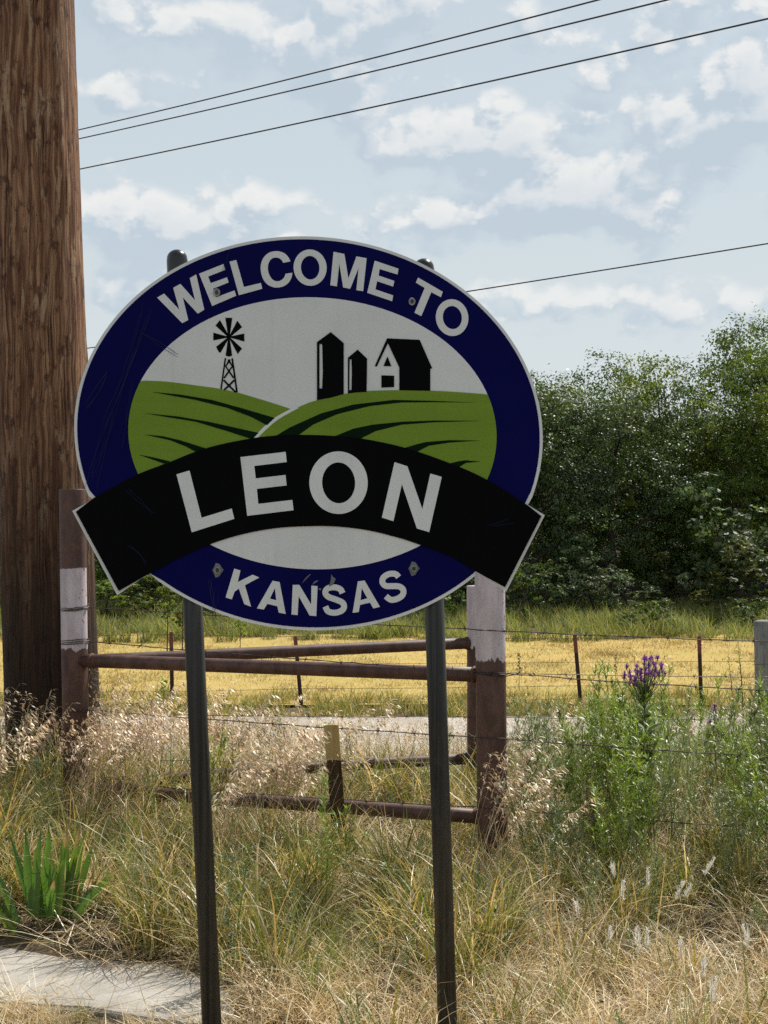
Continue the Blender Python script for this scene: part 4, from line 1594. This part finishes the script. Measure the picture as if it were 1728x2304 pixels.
# (px, depth, prototype, height, width factor, turn, label)
front = [
    (1185, 47.0, 3, 8.0, .95, .4, 'silvery dark tree with glossy leaves directly beside the right edge of the sign'),
    (1290, 50.0, 1, 8.0, 1.0, 2.1, 'mid green tree with an even top right of the sign'),
    (1375, 47.5, 3, 7.4, .9, 3.0, 'shaggy grey green tree with glossy leaves in the middle of the wood'),
    (1510, 51.5, 1, 9.1, .88, 1.2, 'tall rounded tree rising over its neighbours right of the sign'),
    (1590, 49.0, 0, 7.8, .95, 5.2, 'dark tree with bare forked trunk showing between its leaves'),
    (1660, 47.5, 2, 7.2, .8, 2.7, 'yellow green tree in front of the tallest tree'),
    (1785, 52.0, 0, 11.0, .85, .9, 'tallest dark green tree standing at the edge of the wood'),
    (1040, 49.0, 0, 8.2, .95, 2.2, 'dark tree half hidden behind the right part of the sign'),
    (905, 48.0, 1, 7.6, .95, 3.6, 'green tree hidden behind the sign except under its lower rim'),
    (760, 49.5, 0, 7.6, .95, 4.4, 'dark tree hidden behind the middle of the sign'),
    (600, 48.5, 3, 7.4, .95, .1, 'grey green tree hidden behind the left half of the sign'),
    (450, 49.0, 0, 7.0, .9, 1.9, 'dark tree seen under the left rim of the sign'),
    (320, 48.0, 0, 6.6, .95, 3.3, 'low dark tree under the left tip of the black banner'),
    (190, 49.0, 1, 6.2, .9, 5.0, 'low dark tree between the pole and the sign'),
    (40, 48.0, 0, 6.8, .95, 2.0, 'dark tree whose edge shows left of the utility pole'),
    (-110, 50.0, 1, 8.0, .95, 2.9, None), (-270, 49.0, 0, 8.4, 1.0, 1.5, None), (1900, 49.0, 1, 9.4, 1.0, 4.0, None), (2050, 50.0, 0, 9.0, 1.0, 1.0, None),
]
for i, (px, d, pi_, hh, wf, rz, lab) in enumerate(front):
    grp = 'trees of the wood behind the field'
    plant_tree('broadleaf_tree', PR[pi_], Wx(px, d), d, rz, hh / 9.0 * wf, lab or 'broadleaf tree of the wood beyond the side of the picture', 'tree', grp, None, hh / 9.0)
# second row closes the wood behind
for i in range(17):
    px = -220 + i * 135 + random.uniform(-25, 25)
    d = 56 + random.uniform(-1.5, 2.5)
    hh = 6.6 + .9 * (px > 1100) + random.uniform(-.4, .5)
    if px < 1100:
        hh -= .5
    plant_tree('broadleaf_tree', PR[i % 2], Wx(px, d), d, random.uniform(0, 6), hh / 9.0 * 1.05, 'dark tree in the second row of the wood, filling the gap behind', 'tree', 'second row of dark trees in the wood', None, hh / 9.0)

for i in range(16):
    px = -240 + i * 145 + random.uniform(-30, 30)
    d = 62 + random.uniform(-1.5, 2.5)
    hh = 6.3 + .6 * (px > 1100) + random.uniform(-.4, .5)
    plant_tree('broadleaf_tree', PR[3 if i % 2 else 0], Wx(px, d), d, random.uniform(0, 6), hh / 9.0 * 1.15, 'dark low branched tree in the third row, closing the wood', 'tree', 'third row of dark trees in the wood', None, hh / 9.0)

# ---- shrubs at the foot of the wood
def proto_shrub(name, H, Wd, nblob, nleaf, size, cols, seed, cone=0.0):
    m, (V, Fc, cc) = make_tree(H, Wd, .04, nblob, nleaf, size, cols, seed, 6, cone)
    tm = bpy.data.meshes.new(name + '_stems')
    tm.from_pydata([tuple(v) for v in m.v], [], m.f)
    tm.materials.append(M_BARK)
    return tm, mesh_obj(name, V, Fc, M_LEAF, None, cc, link=False).data


SH = [proto_shrub('s0', 2.0, 1.9, 34, 2600, (.035, .075), T_GREYG, 31),
      proto_shrub('s1', 2.0, 1.7, 34, 2600, (.035, .075), T_YEL, 32),
      proto_shrub('s2', 2.0, 1.5, 30, 3200, (.03, .065), [(.045, .066, .020), (.075, .085, .025)], 33, .8),
      proto_shrub('s3', 2.0, 2.0, 34, 2600, (.035, .075), T_DARK + T_MID, 34)]
shrubs = [
    (1235, 42.5, 0, 1.5, 1.6, 'pale green shrub beside the white pipe post, at the wood edge'),
    (1325, 43.0, 0, 2.0, 2.2, 'arching grey green shrub with a rusty brown patch below the wood'),
    (1410, 42.5, 0, 1.25, 1.8, 'low rounded grey green shrub between the arching shrub and the olive cedar'),
    (1495, 44.5, 2, 2.2, 2.1, 'olive brown cedar bush in front of the dark gap of the wood'),
    (1460, 37.5, 3, .95, 1.15, 'small round dark bush standing alone in the rank grass'),
    (1412, 38.2, 3, .55, .6, 'tiny dark bush left of the round one in the rank grass'),
    (1675, 43.0, 0, 3.6, 3.4, 'big spreading grey green shrub in front of the wood near the wooden post'),
    (1660, 41.0, 2, 2.6, 3.2, 'dark feathery cedar bush left of the grey wooden post'),
    (1690, 38.5, 3, .95, 1.2, 'small dark green bush touching the grey wooden post'),
    (1185, 41.5, 3, 1.9, 1.9, 'leafy green bush between the rear white post and the thick white post'),
    (835, 39.0, 3, 1.1, 1.5, 'round green bush just under the bottom rim of the sign'),
    (1000, 41.0, 3, 2.0, 2.2, 'dark green bush right of the right sign post'),
    (340, 42.0, 1, 1.6, 2.6, 'yellow green shrub row beneath the left rim of the sign'),
    (480, 41.0, 0, 1.5, 2.0, 'grey green shrub right of the left sign post'),
    (600, 41.5, 1, 1.3, 1.9, 'yellow green shrub under the lower left rim of the sign'),
    (245, 43.0, 3, 1.3, 1.9, 'low dark shrub just right of the utility pole'),
    (-10, 42.0, 1, 2.6, 2.0, 'yellow green shrub showing left of the utility pole'),
]
for (px, d, pi_, hh, wd, lab) in shrubs:
    plant_tree('shrub', SH[pi_], Wx(px, d), d, random.uniform(0, 6.2), wd / 1.9, lab, 'shrub', 'shrubs at the foot of the wood', None, hh / 2.0)

# ---- thin saplings nearer to the fence
def sapling(px, py_top, py_bot, d, cols, label, leafy=(.4, 1.0), nl=260, wr=.20, size=(.02, .045), bend=0.0):
    a, b = P(px, py_bot, d), P(px + bend, py_top, d)
    H = (b - a).length
    r_ = empty('sapling', a, label, 'sapling', 'thin saplings near the field fence')
    m = MB(a)
    m.tube([a - Vector((0, 0, .15)), a, a.lerp(b, .5) + Vector((.01 * H, 0, 0)), b], [H * .012, H * .011, H * .007, H * .002], 6)
    cs, rr = [], []
    for i in range(16):
        t = leafy[0] + (leafy[1] - leafy[0]) * (i + .5) / 16
        p = a.lerp(b, t) - a
        an = i * 2.4
        q = Vector((math.cos(an), math.sin(an), .7)) * H * wr * (1.15 - t) * random.uniform(.5, 1)
        m.tube([a + p, a + p + q], [H * .004, H * .0012], 4)
        cs.append(tuple(p + q * .8))
        rr.append(H * wr * .33)
    m.obj('trunk', M_BARK, r_, True)
    V, Fc, cc = leaf_cloud(cs, rr, [nl // 16] * 16, size, cols)
    mesh_obj('crown', V, Fc, M_LEAF, r_, cc)


sapling(376, 1318, 1470, 30.0, T_MID + T_YEL, 'thin upright sapling left of the left sign post', (.42, 1.0), 520, .16, (.022, .05))
sapling(410, 1330, 1475, 31.0, T_YEL, 'wider green sapling touching the left sign post', (.35, 1.0), 620, .26, (.03, .06))
sapling(368, 1525, 1600, 12.0, BRIGHT, 'small leafy green sprig in front of the golden field', (.1, 1.0), 120, .22, (.012, .022))
sapling(540, 1380, 1478, 33.0, BRIGHT, 'forked bare stemmed sapling with yellow green tips below the sign rim', (.5, 1.0), 130, .3, (.03, .05))
sapling(1165, 1560, 1660, 14.0, OLIVE, 'spindly branching weed right of the thick post', (.3, 1.0), 60, .42, (.010, .018), 40)
sapling(1650, 1470, 1600, 20.0, OLIVE, 'tall bare weed stalk left of the wooden post', (.3, 1.0), 40, .12, (.012, .02), -12)
sapling(1672, 1440, 1600, 19.5, OLIVE + BRIGHT, 'dark leaning weed stalk touching the wooden post', (.2, 1.0), 60, .07, (.015, .03), -12)
sapling(1168, 1470, 1530, 21.0, T_GREYG, 'upright small leaved weed in front of the golden field', (.1, 1.0), 90, .12, (.015, .03))
sapling(1385, 1472, 1540, 21.0, T_GREYG, 'dark seedy weed stalk between the two steel posts', (.3, 1.0), 60, .10, (.012, .025))


# ================================================================== single plants of the bank
def simple_leaf(b, az_, th0, dth, L, w, col, seg=8, prof='blade', twist=0.0, fold=0.0):
    V, Fc, per, pos = strips(np.array([b]), np.array([az_]), np.array([th0]), np.array([dth]), np.array([L]), np.array([w]), seg, prof, np.array([twist]))
    return V, Fc, np.repeat([col], len(V), 0), pos[0]


# iris clump
ib = to_ground(95, 2075, 1.37)
iris = empty('iris_clump', ib, 'clump of broad bright green sword leaves behind the concrete slab', 'plant')
ri = random.Random(8)
ir = [  # base px, tip px,py
    (75, 2050, 25, 1885), (70, 2052, 58, 1878), (80, 2055, 92, 1880), (95, 2058, 108, 1872), (98, 2058, 100, 1930),
    (118, 2060, 112, 1925), (140, 2050, 150, 1868), (150, 2050, 178, 1870), (155, 2052, 208, 1900), (130, 2056, 138, 1905), (160, 2050, 190, 1880),
    (165, 2058, 215, 1985), (172, 2055, 265, 1955), (40, 2075, -10, 1960), (35, 2090, -20, 2005), (45, 2110, -12, 2040), (50, 2112, -30, 2090), (88, 2058, 78, 1945),
    (110, 2060, 122, 1985), (146, 2056, 165, 1940)]
for (bx, by, tx, ty) in ir:
    d = ib.y + ri.uniform(-.07, .07)
    b, t = P(bx, by + 8, d), P(tx, ty, d + ri.uniform(-.05, .05))
    v = t - b
    v = v * 1.10
    t = b + v
    L = v.length * 1.02
    h_ = math.hypot(v.x, v.y)
    th = math.atan2(h_, v.z)
    aa = math.atan2(v.y, v.x)
    g = ri.uniform(.85, 1.2)
    yel = ri.random() < .2
    col = np.array((.15, .25, .03) if yel else (.088, .188, .034)) * g
    # each leaf: a keeled blade, both halves turned a little to the light
    seg = 10
    tt = np.linspace(0, 1, seg + 1)
    wv = ri.uniform(.024, .036) * np.clip(np.minimum(1, (1 - tt) * 2.1) ** .8 * (.75 + .25 * np.sin(tt * 3)), .02, 1)
    bend = ri.uniform(-.06, .12)
    side = Vector((v.z, 0, -v.x)).normalized()
    Vv = []
    for i in range(seg + 1):
        p = b.lerp(t, tt[i]) + side * bend * L * (tt[i] ** 2 - tt[i]) * (1 if v.x > 0 else -1) - ib
        Vv += [p - side * wv[i] / 2 + Vector((0, .003, 0)), p + Vector((0, -.005, 0)), p + side * wv[i] / 2 + Vector((0, .003, 0))]
    Fv = []
    for i in range(seg):
        q = i * 3
        Fv += [(q, q + 1, q + 4, q + 3), (q + 1, q + 2, q + 5, q + 4)]
    lc = np.repeat([col], len(Vv), 0) * (1 + rng.uniform(-.10, .10, (len(Vv), 1)))
    lc[1::3] *= .86
    if ri.random() < .6:
        k0 = ri.randint(1, 3)
        lc[-3 * k0:] = np.array((.30, .23, .11))
    mesh_obj('leaf', Vv, Fv, M_IRIS, iris, lc, smooth=True)

# purple ironweed
def ironweed(px, py_top, py_bot, d, head, label, nleaf, nflo):
    base, top = P(px + 14, py_bot, d), P(px, py_top, d)
    base.z = min(base.z, float(gz(base.x, base.y)))
    r_ = empty('ironweed_plant', base, label, 'flower', None)
    H = (top - base).length
    m = MB(base)
    m.tube([base, base.lerp(top, .5) + Vector((.008, 0, 0)), top], [.0045, .0038, .0028], 6)
    tips = []
    for i in range(nflo):
        an, rr = i * 2.4, math.sqrt((i + .5) / nflo) * head * .5
        e = top + Vector((math.cos(an) * rr, math.sin(an) * rr * .8, .03 + random.uniform(-.02, .045) + (.03 if math.cos(an) > 0 else -.005)))
        s_ = base.lerp(top, random.uniform(.86, .98))
        m.tube([s_, s_.lerp(e, .6) + Vector((0, 0, -.008)), e], [.0018, .0014, .0012], 4)
        tips.append(e)
    m.obj('stem', mat_simple('weed_stem', (.12, .16, .06), .6, .3), r_, True)
    lv = Veg()
    n = nleaf
    t = np.linspace(.12, .97, n)
    p = np.array([tuple(base.lerp(top, float(q)) - base) for q in t])
    aa = np.arange(n) * 2.4 + U(-.4, .4, n)
    lv.leaves(p, aa, U(.5, .95, n), U(.4, 1.1, n), U(.07, .115, n) * (1.15 - .45 * t), U(.016, .026, n), pal([(.11, .17, .06), (.16, .21, .09), (.09, .14, .045)], n), 5, 'leaf')
    lo_ = lv.mesh('leaves', M_WEED, True, r_)
    lo_['kind'] = 'stuff'
    for e in tips:
        f = Veg()
        k_ = 26
        c = np.array(tuple(e - base))
        purple = [(.24, .06, .30), (.32, .10, .40), (.17, .04, .22)]
        f.leaves(np.repeat([c], k_, 0), U(0, 6.283, k_), U(.05, 1.25, k_), U(-.2, .4, k_), U(.014, .024, k_), U(.0030, .0050, k_), pal(purple, k_, .25), 2, 'leaf')
        k_ = 8
        f.leaves(np.repeat([c - np.array([0, 0, .006])], k_, 0), U(0, 6.283, k_), U(.1, .5, k_), U(-.3, .2, k_), U(.008, .010, k_), U(.004, .005, k_), pal([(.07, .06, .05), (.10, .11, .05)], k_), 2, 'leaf')
        f.mesh('flower_head', M_FLOWER, True, r_)


ironweed(1448, 1545, 1890, 5.35, .165, 'tall ironweed with a cluster of purple flower heads right of the thick post', 56, 48)
ironweed(1604, 1632, 1900, 6.1, .045, 'small ironweed with a single faded purple head near the right edge', 20, 4)

# silver bluestem: white fluffy seed heads
blu = [
    (1378, 1975, 'upright white seed head, highest of the ones in the grey green weeds'),
    (1402, 2022, 'ragged double white seed head just below the highest one'),
    (1458, 1990, 'thin white seed head right of the ragged double one'),
    (1596, 1968, 'white seed head leaning far to the right, highest on that side'),
    (1530, 2020, 'left one of two white seed heads leaning side by side'),
    (1550, 2022, 'right one of two white seed heads leaning side by side'),
    (1297, 2060, 'lone white seed head nearest to the thick pipe post'),
    (1374, 2120, 'white seed head above the straw, left of the leaning and upright pair'),
    (1432, 2130, 'left and leaning one of a pair of white seed heads at the straw edge'),
    (1457, 2128, 'right and upright one of a pair of white seed heads at the straw edge'),
    (1530, 2150, 'fluffy white seed head where the green weeds end, right of the pair'),
    (1586, 2195, 'wide white seed head standing in the middle of the straw at the right'),
    (1606, 2245, 'white seed head nearest to the lower edge of the straw'),
    (1677, 2125, 'thin white seed head nearest to the right edge of the picture'),
    (1268, 1628, 'pale fluffy spike right of the thick post, before the gravel lane'),
    (1400, 1665, 'pale fluffy spike left of the ironweed stem, before the gravel lane')]


def bluestem(px, py, tilt, label):
    low = py > 1800
    want = random.uniform(.22, .32) if low else .62
    ds_ = np.linspace(2.9, 8.5, 400)
    hh_ = np.interp(ds_, GY, GD) - (py - 1152) * ds_ / F
    ok_ = np.nonzero(hh_ > want)[0]
    d = float(ds_[ok_[-1]]) if low and len(ok_) else (3.4 if low else 6.9)
    top = P(px, py - 18, d)
    bx = top.x - tilt * .12
    base = Vector((bx, d, float(gz(bx, d))))
    r_ = empty('silver_bluestem', base, label, 'grass stem', 'white fluffy seed heads on the bank')
    v = Veg()
    v0 = top - base
    H = v0.length
    st_ = Veg()
    th = math.atan2(math.hypot(v0.x, v0.y), v0.z)
    st_.leaves(np.array([[0, 0, 0.]]), np.array([0.0 if v0.x > 0 else math.pi]), np.array([th * .4]), np.array([th * 1.2]), np.array([H]), np.array([.003]), pal(STRAW[:2], 1), 6, 'stem', np.zeros(1))
    k_ = 3
    st_.leaves(disc(k_, .01), U(0, 6.28, k_), U(.1, .5, k_), U(.3, 1.2, k_), U(.15, .3, k_), U(.003, .004, k_), pal(OLIVE, k_), 5)
    st_.mesh('stem', M_STRAW, True, r_)
    n = 90
    t = U(0, 1, n)
    dirv = np.array([tilt * .55, 0, 1.0])
    dirv /= np.linalg.norm(dirv)
    Lh = random.uniform(.040, .068)
    bow = random.uniform(-.25, .25)
    c = np.array(tuple(top - base)) - dirv * Lh * .5
    p = c + dirv * (t * Lh)[:, None] + rng.normal(size=(n, 3)) * .0022 + np.array([1, 0, 0]) * (bow * Lh * (t - .3) ** 2)[:, None]
    v.leaves(p, U(0, 6.283, n), U(.15, 1.0, n), U(-.2, .6, n), U(.007, .017, n) * (1.2 - .7 * t), U(.0014, .0028, n), pal([(.80, .78, .72), (.72, .69, .62), (.85, .84, .80)], n, .08), 2, 'leaf')
    v.leaves(np.repeat([c - dirv * Lh * .08], 4, 0), np.array([0, 1.57, .8, 2.4]) if tilt < .5 else np.zeros(4), np.full(4, .05 if tilt < .5 else .5), U(-.1, .1, 4), np.full(4, Lh * 1.15), U(.004, .006, 4), pal([(.80, .77, .68)], 4, .05), 5, 'leaf', np.array([0, .8, 1.6, 2.4]))
    v.mesh('seed_head', M_FLOWER, True, r_)


for i, (px, py, lab) in enumerate(blu):
    bluestem(px, py, .9 if px in (1596, 1530, 1550) and py < 2100 else random.uniform(-.55, .6), lab)

# crumpled wrapper in the dry grass
wpos = P(868, 2236, 4.02)
wr = empty('crumpled_wrapper', wpos, 'crumpled red and white paper wrapper lying in the dry grass', 'litter')
bm = bmesh.new()
bmesh.ops.create_grid(bm, x_segments=12, y_segments=8, size=.5)
rw = random.Random(4)
for v_ in bm.verts:
    x, y = v_.co.x, v_.co.y
    v_.co = Vector((x * .062 + .012 * math.sin(y * 6), -.02 * math.cos(x * 5) + rw.uniform(-.005, .005) + .012 * math.sin(y * 9), y * .055 + .010 * math.sin(x * 9 + y * 5)))
me = bpy.data.meshes.new('paper')
bm.to_mesh(me)
bm.free()
mm, h, out = new_mat('printed_paper')
p_ = objco(h)
s_ = h.new('ShaderNodeSeparateXYZ')
h.l.new(p_, s_.inputs[0])
stripe = h.ramp(h.m('ADD', s_.outputs[0], h.m('MULTIPLY', h.noise(p_, 40.0, 2), .02)), .004, .006)
top_ = h.ramp(s_.outputs[2], .006, .008, 1, 0)
h.l.new(pbsdf(h, h.mix(h.m('MULTIPLY', stripe, top_), (.78, .76, .74), (.55, .05, .03)), .5, .4), out.inputs[0])
me.materials.append(mm)
pp_ = bpy.data.objects.new('paper', me)
C.objects.link(pp_)
pp_.parent = wr
pp_.rotation_euler = (.3, .35, .4)
sd = pp_.modifiers.new('thickness', 'SOLIDIFY')
sd.thickness = .0006
